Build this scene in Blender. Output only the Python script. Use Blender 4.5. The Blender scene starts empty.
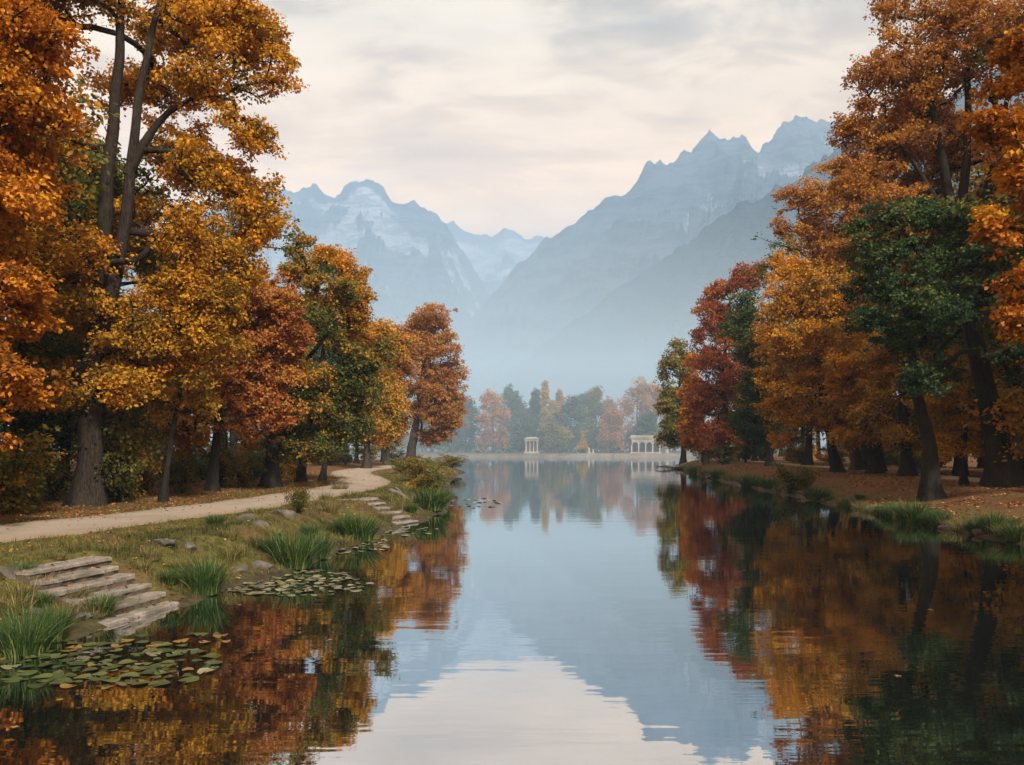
import bpy, math, random
import numpy as np
from mathutils import Vector

SC = bpy.context.scene
COL = SC.collection
RNG = np.random.default_rng(11)
F, CX, HZ, CAMZ = 853.33, 512.0, 447.0, 3.0

# ------------------------------------------------------------------ helpers
def tag(o, label=None, cat=None, group=None, kind=None):
    if label: o['label'] = label
    if cat: o['category'] = cat
    if group: o['group'] = group
    if kind: o['kind'] = kind
    return o

def empty(name, loc=(0, 0, 0), rz=0.0):
    o = bpy.data.objects.new(name, None)
    COL.objects.link(o)
    o.location = loc
    o.rotation_euler = (0, 0, rz)
    o.empty_display_size = 0.2
    return o

def link(name, me, mats, parent=None, loc=None, rz=0.0):
    o = bpy.data.objects.new(name, me)
    if not isinstance(mats, (list, tuple)): mats = [mats]
    if not me.materials:
        for m in mats: me.materials.append(m)
    COL.objects.link(o)
    if parent is not None: o.parent = parent
    if loc is not None: o.location = loc
    o.rotation_euler = (0, 0, rz)
    return o

class MB:
    """collects vertices and faces of one mesh"""
    def __init__(self):
        self.v, self.f, self.m, self.s, self.t = [], [], [], [], []
        self.n = 0
    def add(self, v, f, mat=0, smooth=False, tint=None):
        v = np.asarray(v, float).reshape(-1, 3)
        f = np.asarray(f, int)
        self.v.append(v); self.f.append(f + self.n); self.n += len(v)
        self.m.append(np.full(len(f), mat, np.int32)); self.s.append(np.full(len(f), smooth, bool))
        self.t.append(np.zeros(len(f)) if tint is None else np.broadcast_to(np.asarray(tint, float), (len(f),)))
    def box(self, lo, hi, mat=0):
        x0, y0, z0 = lo; x1, y1, z1 = hi
        v = [(x0, y0, z0), (x1, y0, z0), (x1, y1, z0), (x0, y1, z0), (x0, y0, z1), (x1, y0, z1), (x1, y1, z1), (x0, y1, z1)]
        self.add(v, [(3, 2, 1, 0), (4, 5, 6, 7), (0, 1, 5, 4), (1, 2, 6, 5), (2, 3, 7, 6), (3, 0, 4, 7)], mat)
    def tube(self, pts, rad, sides=6, mat=0, wob=None, cap=True):
        pts = np.asarray(pts, float); rad = np.asarray(rad, float); n = len(pts)
        tan = np.gradient(pts, axis=0)
        tan /= np.linalg.norm(tan, axis=1, keepdims=True) + 1e-9
        up = np.where(np.abs(tan[:, 2:3]) > 0.8, np.array([[1.0, 0, 0]]), np.array([[0, 0, 1.0]]))
        if np.ptp(np.abs(tan[:, 2])) > 0.0:
            up = np.tile(np.array([[0.83, 0.51, 0.2]]), (n, 1))
        a = np.cross(tan, up); a /= np.linalg.norm(a, axis=1, keepdims=True) + 1e-9
        b = np.cross(tan, a)
        th = np.linspace(0, 2 * np.pi, sides, endpoint=False)
        R = rad[:, None] * (np.ones((n, sides)) if wob is None else wob(np.arange(n)[:, None], th[None, :], pts))
        v = pts[:, None, :] + (R * np.cos(th))[..., None] * a[:, None, :] + (R * np.sin(th))[..., None] * b[:, None, :]
        i = np.arange(n - 1)[:, None] * sides; j = np.arange(sides)[None, :]; k = (j + 1) % sides
        f = np.stack([i + j, i + sides + j, i + sides + k, i + k], -1).reshape(-1, 4)
        self.add(v.reshape(-1, 3), f, mat, True)
    def build(self, name):
        me = bpy.data.meshes.new(name)
        quads = all(x.shape[1] == 4 for x in self.f)
        V = np.concatenate(self.v)
        me.vertices.add(len(V)); me.vertices.foreach_set('co', V.astype(np.float32).ravel())
        tot = np.concatenate([np.full(len(x), x.shape[1], np.int32) for x in self.f])
        idx = np.concatenate([x.ravel() for x in self.f]).astype(np.int32)
        me.loops.add(len(idx)); me.loops.foreach_set('vertex_index', idx)
        me.polygons.add(len(tot))
        me.polygons.foreach_set('loop_start', np.concatenate([[0], np.cumsum(tot)[:-1]]).astype(np.int32))
        me.polygons.foreach_set('material_index', np.concatenate(self.m))
        me.polygons.foreach_set('use_smooth', np.concatenate(self.s))
        t = np.concatenate(self.t)
        if t.any():
            a = me.attributes.new('tint', 'FLOAT', 'FACE'); a.data.foreach_set('value', t.astype(np.float32))
        me.update(calc_edges=True); me.validate()
        return me

def bevel(o, w, seg=2):
    m = o.modifiers.new('edge', 'BEVEL'); m.width = w; m.segments = seg; m.limit_method = 'ANGLE'

# numpy gradient noise
_perm = np.random.default_rng(5).permutation(256); _perm = np.concatenate([_perm] * 3)
_gr = np.random.default_rng(6).normal(size=(256, 2)); _gr /= np.linalg.norm(_gr, axis=1, keepdims=True)
def noise(x, y):
    x = np.asarray(x, float); y = np.asarray(y, float)
    xi = np.floor(x).astype(int); yi = np.floor(y).astype(int); xf = x - xi; yf = y - yi
    u = xf * xf * xf * (xf * (xf * 6 - 15) + 10); w = yf * yf * yf * (yf * (yf * 6 - 15) + 10)
    def g(a, b):
        h = _gr[_perm[_perm[(xi + a) & 255] + ((yi + b) & 255)]]
        return h[..., 0] * (xf - a) + h[..., 1] * (yf - b)
    return ((g(0, 0) * (1 - u) + g(1, 0) * u) * (1 - w) + (g(0, 1) * (1 - u) + g(1, 1) * u) * w) * 1.5
def fbm(x, y, o=4, g=0.5):
    s, a = 0, 1.0
    for k in range(o):
        s = s + a * noise(x * 2 ** k + 17.3 * k, y * 2 ** k - 9.1 * k); a *= g
    return s
def ridged(x, y, o=5, g=0.5):
    s, a, w = 0, 1.0, 1.0
    for k in range(o):
        n = (1 - np.abs(noise(x * 2 ** k + 31.7 * k, y * 2 ** k + 5.3 * k))) ** 2
        s = s + a * n * w; w = np.clip(n * 1.6, 0, 1); a *= g
    return s
def sstep(a, b, x):
    t = np.clip((x - a) / (b - a), 0, 1); return t * t * (3 - 2 * t)

def P(px, py, Y):
    return np.array([(px - CX) / F * Y, Y, CAMZ + (HZ - py) / F * Y])

# ------------------------------------------------------------------ node helpers
def new_mat(name):
    m = bpy.data.materials.new(name); m.use_nodes = True
    nt = m.node_tree; nt.nodes.clear()
    return m, nt, nt.nodes.new('ShaderNodeOutputMaterial')
def N(nt, typ, ins=None, **kw):
    n = nt.nodes.new(typ)
    for k, v in kw.items(): setattr(n, k, v)
    for k, v in (ins or {}).items():
        s = n.inputs[k]
        if hasattr(v, 'bl_idname') or isinstance(v, bpy.types.NodeSocket): nt.links.new(v, s)
        else: s.default_value = v
    return n
def ramp(nt, fac, stops, interp='LINEAR'):
    r = nt.nodes.new('ShaderNodeValToRGB'); r.color_ramp.interpolation = interp
    e = r.color_ramp.elements
    while len(e) < len(stops): e.new(0.5)
    for q, (p, c) in zip(e, stops):
        q.position = p; q.color = (*c, 1) if len(c) == 3 else c
    nt.links.new(fac, r.inputs[0])
    return r.outputs[0]
def gry(v): return (v, v, v)
def mixc(nt, fac, a, b, blend='MIX'):
    n = nt.nodes.new('ShaderNodeMix'); n.data_type = 'RGBA'; n.blend_type = blend
    for s, v in ((n.inputs[0], fac), (n.inputs[6], a), (n.inputs[7], b)):
        if isinstance(v, bpy.types.NodeSocket): nt.links.new(v, s)
        else: s.default_value = (*v, 1) if isinstance(v, tuple) and len(v) == 3 else v
    return n.outputs[2]
def mathn(nt, op, a, b=0.0, clamp=False):
    n = nt.nodes.new('ShaderNodeMath'); n.operation = op; n.use_clamp = clamp
    for s, v in ((n.inputs[0], a), (n.inputs[1], b)):
        if isinstance(v, bpy.types.NodeSocket): nt.links.new(v, s)
        else: s.default_value = v
    return n.outputs[0]
def noise_t(nt, vec, scale, detail=4, rough=0.55, dist=0.0):
    n = nt.nodes.new('ShaderNodeTexNoise')
    n.inputs['Scale'].default_value = scale; n.inputs['Detail'].default_value = detail
    n.inputs['Roughness'].default_value = rough; n.inputs['Distortion'].default_value = dist
    if vec is not None: nt.links.new(vec, n.inputs['Vector'])
    return n.outputs['Fac']
def objco(nt): return N(nt, 'ShaderNodeTexCoord').outputs['Object']
def geopos(nt): return N(nt, 'ShaderNodeNewGeometry').outputs['Position']
def mapping(nt, vec, scale=(1, 1, 1), rot=(0, 0, 0), loc=(0, 0, 0)):
    n = nt.nodes.new('ShaderNodeMapping'); nt.links.new(vec, n.inputs[0])
    n.inputs['Scale'].default_value = scale; n.inputs['Rotation'].default_value = rot; n.inputs['Location'].default_value = loc
    return n.outputs[0]
def bump(nt, h, strength, dist):
    n = nt.nodes.new('ShaderNodeBump'); nt.links.new(h, n.inputs['Height'])
    n.inputs['Strength'].default_value = strength; n.inputs['Distance'].default_value = dist
    return n.outputs[0]
def princ(nt, out, color, rough=0.8, normal=None, spec=0.3):
    p = nt.nodes.new('ShaderNodeBsdfPrincipled')
    for k, v in (('Base Color', color), ('Roughness', rough), ('Specular IOR Level', spec)):
        if isinstance(v, bpy.types.NodeSocket): nt.links.new(v, p.inputs[k])
        else: p.inputs[k].default_value = (*v, 1) if isinstance(v, tuple) and len(v) == 3 else v
    if normal is not None: nt.links.new(normal, p.inputs['Normal'])
    nt.links.new(p.outputs[0], out.inputs['Surface'])
    return p

def leaf_mat(name, cols, trans=0.38):
    m, nt, out = new_mat(name)
    a = N(nt, 'ShaderNodeAttribute', attribute_name='tint', attribute_type='GEOMETRY').outputs['Fac']
    k = len(cols)
    c = ramp(nt, a, [(0.06 + 0.9 * i / (k - 1), cc) for i, cc in enumerate(cols)])
    d = N(nt, 'ShaderNodeBsdfPrincipled', {'Base Color': c, 'Roughness': 0.62, 'Specular IOR Level': 0.16})
    t = N(nt, 'ShaderNodeBsdfTranslucent', {'Color': c})
    x = N(nt, 'ShaderNodeMixShader', {0: trans, 1: d.outputs[0], 2: t.outputs[0]})
    nt.links.new(x.outputs[0], out.inputs['Surface'])
    return m

def bark_mat(name, c0, c1, moss=0.25):
    m, nt, out = new_mat(name)
    o = objco(nt)
    st = mapping(nt, o, (6, 6, 0.9))
    vo = nt.nodes.new('ShaderNodeTexVoronoi'); vo.feature = 'DISTANCE_TO_EDGE'; vo.inputs['Scale'].default_value = 1.5
    wv = N(nt, 'ShaderNodeVectorMath', {0: mapping(nt, o, (9, 9, 2.4)), 1: N(nt, 'ShaderNodeTexNoise', {'Vector': o, 'Scale': 3.0, 'Detail': 4.0}).outputs['Color']}, operation='ADD').outputs[0]
    nt.links.new(wv, vo.inputs['Vector'])
    pl_ = ramp(nt, vo.outputs['Distance'], [(0.0, gry(0)), (0.22, gry(1))])
    n1 = mathn(nt, 'ADD', mathn(nt, 'MULTIPLY', noise_t(nt, st, 2.6, 6, 0.65, 0.6), .8), mathn(nt, 'MULTIPLY', pl_, .16))
    n2 = noise_t(nt, o, 0.9, 4)
    c = ramp(nt, n1, [(0.3, c0), (0.68, c1)])
    c = mixc(nt, ramp(nt, n2, [(0.52, gry(0)), (0.72, gry(moss))]), c, (0.06, 0.065, 0.03))
    princ(nt, out, c, 0.92, bump(nt, n1, 0.9, 0.06), 0.15)
    return m

BARK = bark_mat('bark_brown', (0.012, 0.010, 0.008), (0.085, 0.064, 0.047))
BARKP = bark_mat('bark_pale', (0.007, 0.0055, 0.005), (0.048, 0.034, 0.024))
BARKD = bark_mat('bark_dark', (0.006, 0.0055, 0.005), (0.034, 0.028, 0.022))

LEAF = {
    'gold':   leaf_mat('leaf_gold', [(0.17, 0.115, 0.014), (0.42, 0.21, 0.018), (0.63, 0.325, 0.026), (0.60, 0.215, 0.014)]),
    'orange': leaf_mat('leaf_orange', [(0.18, 0.068, 0.011), (0.44, 0.15, 0.013), (0.61, 0.24, 0.018), (0.62, 0.34, 0.03)]),
    'amber':  leaf_mat('leaf_amber', [(0.11, 0.10, 0.022), (0.42, 0.24, 0.028), (0.62, 0.35, 0.04), (0.60, 0.23, 0.02)]),
    'rust':   leaf_mat('leaf_rust', [(0.13, 0.065, 0.024), (0.36, 0.15, 0.034), (0.50, 0.225, 0.042), (0.52, 0.30, 0.05)]),
    'red':    leaf_mat('leaf_red', [(0.14, 0.05, 0.017), (0.36, 0.12, 0.03), (0.50, 0.185, 0.04), (0.48, 0.26, 0.04)]),
    'crimson':leaf_mat('leaf_crimson', [(0.11, 0.028, 0.018), (0.27, 0.066, 0.028), (0.39, 0.11, 0.036), (0.42, 0.18, 0.036)]),
    'green':  leaf_mat('leaf_green', [(0.018, 0.042, 0.020), (0.042, 0.088, 0.032), (0.072, 0.125, 0.036), (0.20, 0.19, 0.04)]),
    'olive':  leaf_mat('leaf_olive', [(0.05, 0.07, 0.022), (0.13, 0.145, 0.035), (0.25, 0.21, 0.04), (0.46, 0.28, 0.04)]),
    'mixed':  leaf_mat('leaf_mixed', [(0.035, 0.06, 0.018), (0.09, 0.12, 0.028), (0.28, 0.18, 0.028), (0.54, 0.25, 0.03)]),
    'yellow': leaf_mat('leaf_yellow', [(0.20, 0.15, 0.025), (0.40, 0.27, 0.03), (0.56, 0.36, 0.035), (0.5, 0.24, 0.02)]),
    'under':  leaf_mat('leaf_understorey', [(0.02, 0.03, 0.01), (0.06, 0.07, 0.015), (0.14, 0.12, 0.02), (0.3, 0.18, 0.02)]),
    'copper': leaf_mat('leaf_copper', [(0.17, 0.075, 0.022), (0.38, 0.16, 0.036), (0.52, 0.24, 0.05), (0.48, 0.29, 0.055)]),
    'peach':  leaf_mat('leaf_peach', [(0.22, 0.10, 0.04), (0.42, 0.19, 0.07), (0.52, 0.25, 0.08), (0.48, 0.30, 0.09)]),
}

# ------------------------------------------------------------------ terrain shape
LAKE = np.array([(-9.5, -60), (-8.9, 0), (-8.3, 8), (-7.7, 11), (-7.2, 13.2), (-6.6, 14.6), (-6.0, 16.4), (-5.9, 18.4), (-5.3, 20.8), (-5.0, 24),
    (-4.9, 27.5), (-4.2, 31), (-3.7, 34), (-3.1, 40), (-3.3, 46), (-4.3, 55), (-5.0, 65), (-5.5, 78), (-5.9, 90), (-5.6, 100), (-6.2, 109),
    (-10, 117), (-16, 127), (-24, 145), (-45, 185), (-95, 226), (-150, 250), (60, 250), (50, 225), (38, 175), (29, 140), (24.5, 122), (22.5, 111), (20.8, 98),
    (18.7, 80), (17.5, 62), (17.1, 50), (16.6, 41), (15.9, 33), (15.6, 27), (15.4, 20), (15.5, 10), (16, 0), (17, -60)], float)
def chaikin(p, k, closed):
    for _ in range(k):
        q = np.roll(p, -1, 0) if closed else p[1:]
        a = p if closed else p[:-1]
        r = np.empty((len(a) * 2, p.shape[1])); r[0::2] = a * .75 + q * .25; r[1::2] = a * .25 + q * .75
        p = r if closed else np.concatenate([p[:1], r, p[-1:]])
    return p
LAKE_S = chaikin(LAKE, 1, True)
PATH = chaikin(np.array([(-19, -60), (-17.5, -20), (-16, 0), (-14.9, 10), (-12.75, 18.5), (-10.3, 26.5), (-8.9, 35), (-8.15, 43), (-8.7, 51), (-10.6, 59), (-12.9, 67),
    (-13.6, 76), (-12.9, 86), (-11.8, 98), (-11.0, 110), (-13.5, 122), (-19, 136), (-30, 152), (-50, 178)], float), 2, False)
PATHR = chaikin(np.array([(27, -60), (25.6, 0), (25, 25), (25.3, 38), (27, 50), (29, 64), (30, 80), (31, 100), (34, 125), (42, 160), (58, 215), (70, 260)], float), 2, False)
def seg_dist(x, y, poly, closed):
    a = poly; b = np.roll(poly, -1, 0)
    if not closed: a, b = poly[:-1], poly[1:]
    d = np.full(x.shape, 1e9)
    for (ax, ay), (bx, by) in zip(a, b):
        ex, ey = bx - ax, by - ay
        t = np.clip(((x - ax) * ex + (y - ay) * ey) / (ex * ex + ey * ey + 1e-12), 0, 1)
        d = np.minimum(d, np.hypot(x - ax - t * ex, y - ay - t * ey))
    return d
def inside(x, y, poly):
    r = np.zeros(x.shape, bool); b = np.roll(poly, -1, 0)
    for (ax, ay), (bx, by) in zip(poly, b):
        if ay == by: continue
        c = ((ay > y) != (by > y)) & (x < (bx - ax) * (y - ay) / (by - ay) + ax)
        r ^= c
    return r
def shore(x, y):
    """signed distance to the water's edge, positive on land"""
    x = np.asarray(x, float); y = np.asarray(y, float)
    d = seg_dist(x, y, LAKE_S, True)
    d = np.where(inside(x, y, LAKE_S), -d, d)
    w = np.clip(1 - np.abs(d) / 6, 0, 1)
    return d + (0.28 * noise(x * 0.55, y * 0.55) + 0.12 * noise(x * 1.9, y * 1.9)) * w
ST1 = (np.array([-8.20, 15.60]), np.array([.22, .975]), .89)
ST2 = (np.array([-6.12, 34.0]), np.array([.45, .893]), .93)
def land(x, y, fine=True):
    x = np.asarray(x, float); y = np.asarray(y, float)
    s = shore(x, y)
    right = sstep(2, 8, x)
    far = sstep(225, 246, y)
    L = 0.10 * sstep(-0.05, 0.25, s) + 0.80 * sstep(0.1, 2.3 + 0.5 * noise(x * .2, y * .2), s) + 0.012 * np.clip(s - 3, 0, 60)
    R = 0.22 * sstep(-0.05, 0.4, s) + 0.80 * sstep(0.3, 6.0, s) + 0.01 * np.clip(s - 6, 0, 80)
    h = L * (1 - right) + R * right
    h = h * (1 - far) + far * (1.02 * sstep(0.3, 0.9, s) + 0.004 * np.clip(s, 0, 300))
    bed = -0.06 - np.clip(-s * 0.3, 0, 1.4)
    h = np.where(s > 0, h, bed * sstep(0, 0.25, -s))
    pd = np.minimum(seg_dist(x, y, PATH, False), seg_dist(x, y, PATHR, False))
    off = sstep(1.0, 2.6, pd)
    if fine:
        amp = sstep(0.0, 1.0, s) * (0.25 + 0.75 * off)
        h = h + amp * (0.07 * noise(x * .45, y * .45) + 0.05 * noise(x * 1.3, y * 1.3) * off + 0.02 * noise(x * 3.7, y * 3.7) * off)
    for o, u, z in (ST1, ST2):
        v = np.array([u[1], -u[0]])
        a = (x - o[0]) * u[0] + (y - o[1]) * u[1]; c = (x - o[0]) * v[0] + (y - o[1]) * v[1]
        m = (1 - sstep(.92, 1.08, np.abs(a))) * sstep(-.32, -.1, c) * (1 - sstep(2.0, 2.6, c))
        h = np.where(m > 0, h * (1 - m) + m * np.minimum(h, z - .17 - c * (z - .1) / 1.75), h)
    return h
def gz(x, y): return float(land(np.array([x]), np.array([y]))[0])
def at(px, py, zoff=0.0):
    """ground point seen at a place of the photograph (marching along the sight line)"""
    Y = np.concatenate([np.arange(8, 60, .1), np.arange(60, 320, .5)])
    X = (px - CX) / F * Y; Z = CAMZ + (HZ - py) / F * Y
    h = np.maximum(land(X, Y), 0.0)
    k = np.argmax(Z <= h) if (Z <= h).any() else len(Y) - 1
    return np.array([X[k], Y[k], h[k] + zoff])

# ------------------------------------------------------------------ ground sheet
def axis(parts):
    out = [np.array([parts[0][0]])]
    for (a, b, st) in parts: 
        n = max(1, int(round((b - a) / st))); out.append(np.linspace(a, b, n + 1)[1:])
    return np.concatenate(out)
gx = axis([(-3500, -700, 400), (-700, -160, 45), (-160, -60, 9), (-60, -22, 1.6), (-22, -1.5, 0.19), (-1.5, 13, 1.6), (13, 30, 0.27), (30, 70, 1.6), (70, 180, 9), (180, 720, 45), (720, 3500, 400)])
gy = axis([(-500, -60, 40), (-60, 6, 3), (6, 62, 0.2), (62, 125, 0.5), (125, 180, 2), (180, 244, 4), (244, 256, 0.5), (256, 330, 5), (330, 700, 25), (700, 3400, 150)])
GX, GY = np.meshgrid(gx, gy)
GH = land(GX, GY)
nx, ny = len(gx), len(gy)
idx = np.arange(nx * ny).reshape(ny, nx)
gm = MB()
gm.add(np.stack([GX, GY, GH], -1).reshape(-1, 3), np.stack([idx[:-1, :-1], idx[:-1, 1:], idx[1:, 1:], idx[1:, :-1]], -1).reshape(-1, 4), 0, True)
gme = gm.build('ground')
S_ = shore(GX, GY)
pd = seg_dist(GX, GY, PATH, False)
def pattr(me, name, val):
    a = me.attributes.new(name, 'FLOAT', 'POINT'); a.data.foreach_set('value', np.asarray(val, np.float32).ravel())
# litter = how much dead leaf lies there (under the trees), wet = mud by the water
lit = np.where(GX > 5, 0.42 + 0.5 * sstep(1.0, 3.5, S_), 0.12 + 0.75 * sstep(1.3, 2.6, pd) * (seg_dist(GX, GY, PATH, False) > 0) * ((GX < np.interp(GY, PATH[:, 1], PATH[:, 0])) | (GY > 75)))
lit = np.where(GY > 242, 0.1, lit)
pattr(gme, 'litter', lit)
pattr(gme, 'wet', 1 - sstep(0.05, 0.7, S_))
pattr(gme, 'quay', sstep(243, 246, GY) * (1 - sstep(9, 12, S_)))
def ground_mat():
    m, nt, out = new_mat('ground_mat')
    p = geopos(nt)
    A = lambda n: N(nt, 'ShaderNodeAttribute', attribute_name=n, attribute_type='GEOMETRY').outputs['Fac']
    n1 = noise_t(nt, p, 0.7, 6, .6); n2 = noise_t(nt, p, 5.0, 5, .65); n3 = noise_t(nt, p, 16, 3, .6)
    grass = ramp(nt, n2, [(0.3, (0.034, 0.036, 0.009)), (0.5, (0.085, 0.08, 0.017)), (0.72, (0.16, 0.125, 0.034))])
    soil = ramp(nt, n2, [(0.3, (0.035, 0.024, 0.015)), (0.7, (0.11, 0.075, 0.045))])
    litter = ramp(nt, n3, [(0.25, (0.035, 0.018, 0.010)), (0.45, (0.10, 0.045, 0.018)), (0.6, (0.18, 0.08, 0.028)), (0.75, (0.15, 0.10, 0.05))])
    base = mixc(nt, ramp(nt, n1, [(0.48, gry(0)), (0.66, gry(0.75))]), grass, soil)
    f = mathn(nt, 'ADD', A('litter'), mathn(nt, 'MULTIPLY', mathn(nt, 'SUBTRACT', n1, 0.5), 2.6), True)
    base = mixc(nt, f, base, litter)
    mud = ramp(nt, n2, [(0.3, (0.018, 0.015, 0.010)), (0.7, (0.06, 0.048, 0.03))])
    wet = mathn(nt, 'MULTIPLY', A('wet'), ramp(nt, n1, [(0.3, gry(0.6)), (0.6, gry(1))]))
    base = mixc(nt, wet, base, mud)
    base = mixc(nt, A('quay'), base, ramp(nt, n1, [(0.3, (0.12, 0.108, 0.09)), (0.7, (0.20, 0.18, 0.15))]))
    rough = mathn(nt, 'SUBTRACT', 0.95, mathn(nt, 'MULTIPLY', wet, 0.35))
    princ(nt, out, base, rough, bump(nt, mathn(nt, 'ADD', n2, n3), 0.7, 0.04), 0.2)
    return m
ground = tag(link('ground', gme, ground_mat()), 'grassy and leaf covered ground of the lake banks', kind='structure')

# path ribbons
def path_mat():
    m, nt, out = new_mat('path_mat')
    p = geopos(nt)
    n1 = noise_t(nt, p, 0.8, 5); n2 = noise_t(nt, p, 9, 5, .7); n3 = noise_t(nt, p, 60, 2, .6)
    c = ramp(nt, n1, [(0.3, (0.27, 0.22, 0.16)), (0.7, (0.40, 0.33, 0.245))])
    c = mixc(nt, ramp(nt, n2, [(0.5, gry(0)), (0.75, gry(0.6))]), c, (0.18, 0.125, 0.085))
    ed = N(nt, 'ShaderNodeAttribute', attribute_name='edge', attribute_type='GEOMETRY').outputs['Fac']
    c = mixc(nt, mathn(nt, 'MULTIPLY', mathn(nt, 'ADD', ed, mathn(nt, 'MULTIPLY', mathn(nt, 'SUBTRACT', n1, .5), .9), True), .75, True), c, (0.17, 0.115, 0.065))
    c = mixc(nt, ramp(nt, n3, [(0.6, gry(0)), (0.75, gry(0.5))]), c, (0.5, 0.44, 0.36))
    princ(nt, out, c, 0.95, bump(nt, mathn(nt, 'ADD', n2, n3), 0.4, 0.015), 0.15)
    return m
PM = path_mat()
def ribbon(name, line, w, label):
    seg = np.linalg.norm(np.diff(line, axis=0), axis=1); L = np.concatenate([[0], np.cumsum(seg)])
    t = np.concatenate([np.arange(0, L[-1], 0.35)])
    c = np.stack([np.interp(t, L, line[:, 0]), np.interp(t, L, line[:, 1])], -1)
    k = np.ones(9) / 9; pad = np.pad(c, ((4, 4), (0, 0)), 'edge')
    c = np.stack([np.convolve(pad[:, i], k, 'valid') for i in (0, 1)], -1)
    tn = np.gradient(c, axis=0); tn /= np.linalg.norm(tn, axis=1, keepdims=True)
    nr = np.stack([-tn[:, 1], tn[:, 0]], -1)
    us = np.array([-1.0, -0.93, -0.8, -0.5, -0.2, 0.2, 0.5, 0.8, 0.93, 1.0])
    wl = w + 0.16 * noise(t * 0.6, t * 0 + 3.3) + 0.09 * noise(t * 2.1, t * 0 + 8.3)
    wr = w + 0.16 * noise(t * 0.6, t * 0 + 13.3) + 0.09 * noise(t * 2.1, t * 0 + 18.3)
    W = np.where(us[None, :] < 0, wl[:, None], wr[:, None])
    X = c[:, 0:1] + nr[:, 0:1] * us * W; Y = c[:, 1:2] + nr[:, 1:2] * us * W
    prof = 0.05 - 0.10 * np.clip((np.abs(us) - 0.9) / 0.1, 0, 1)
    Z = land(X, Y, True) + prof[None, :] + 0.012 * noise(X * 2.2, Y * 2.2)
    i = np.arange(len(t) * len(us)).reshape(len(t), len(us))
    mb = MB(); mb.add(np.stack([X, Y, Z], -1).reshape(-1, 3), np.stack([i[:-1, :-1], i[:-1, 1:], i[1:, 1:], i[1:, :-1]], -1).reshape(-1, 4), 0, True)
    me = mb.build(name)
    pattr(me, 'edge', np.tile(np.clip((np.abs(us) - .45) / .5, 0, 1) ** 2 * .9, len(t)))
    return tag(link(name, me, PM), label, kind='structure')
ribbon('path', PATH, 1.62, 'pale gravel path winding along the grassy bank')
ribbon('path', PATHR, 1.1, 'gravel path behind the trunks on the leaf covered bank')

# ------------------------------------------------------------------ water
def water_mat():
    m, nt, out = new_mat('water_mat')
    p = geopos(nt)
    a = noise_t(nt, mapping(nt, p, (0.16, 1.0, 1), (0, 0, 0.05)), 1.1, 3, .5, 0.4)
    b = noise_t(nt, mapping(nt, p, (0.35, 1.5, 1), (0, 0, -0.08)), 3.2, 2, .5)
    big = noise_t(nt, mapping(nt, p, (0.05, 0.16, 1)), 0.7, 2, .5)
    calm = ramp(nt, big, [(0.38, gry(0.25)), (0.62, gry(1.0))])
    h = mathn(nt, 'MULTIPLY', mathn(nt, 'ADD', mathn(nt, 'MULTIPLY', a, 1.0), mathn(nt, 'MULTIPLY', b, 0.25)), calm)
    nb = bump(nt, h, 0.5, 0.012)
    fr = N(nt, 'ShaderNodeLayerWeight', {'Blend': 0.5}).outputs['Facing']
    fac = ramp(nt, fr, [(0.0, gry(0.25)), (0.55, gry(0.62)), (0.85, gry(0.86)), (1.0, gry(0.95))])
    g = N(nt, 'ShaderNodeBsdfGlossy', {'Color': (0.93, 0.95, 0.97, 1), 'Roughness': 0.018, 'Normal': nb})
    d = N(nt, 'ShaderNodeBsdfDiffuse', {'Color': (0.010, 0.014, 0.011, 1)})
    x = N(nt, 'ShaderNodeMixShader', {0: fac, 1: d.outputs[0], 2: g.outputs[0]})
    nt.links.new(x.outputs[0], out.inputs['Surface'])
    return m
wb = MB(); wb.add([(-170, -62, 0), (70, -62, 0), (70, 254, 0), (-170, 254, 0)], [(0, 1, 2, 3)])
tag(link('water', wb.build('water'), water_mat()), 'still mirror like lake water with fine ripples', kind='structure')

# ------------------------------------------------------------------ trees
def catmull(pts, step):
    p = np.asarray(pts, float)
    if len(p) < 3:
        p = np.stack([p[0], (p[0] + p[-1]) / 2, p[-1]])
    q = np.concatenate([[2 * p[0] - p[1]], p, [2 * p[-1] - p[-2]]])
    out = []
    for i in range(1, len(q) - 2):
        n = max(2, int(np.linalg.norm(q[i + 1] - q[i]) / step))
        t = np.linspace(0, 1, n, endpoint=False)[:, None]
        a, b, c, d = q[i - 1], q[i], q[i + 1], q[i + 2]
        out.append(0.5 * ((2 * b) + (c - a) * t + (2 * a - 5 * b + 4 * c - d) * t ** 2 + (3 * b - a - 3 * c + d) * t ** 3))
    out.append(q[-2][None]); return np.concatenate(out)

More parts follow.
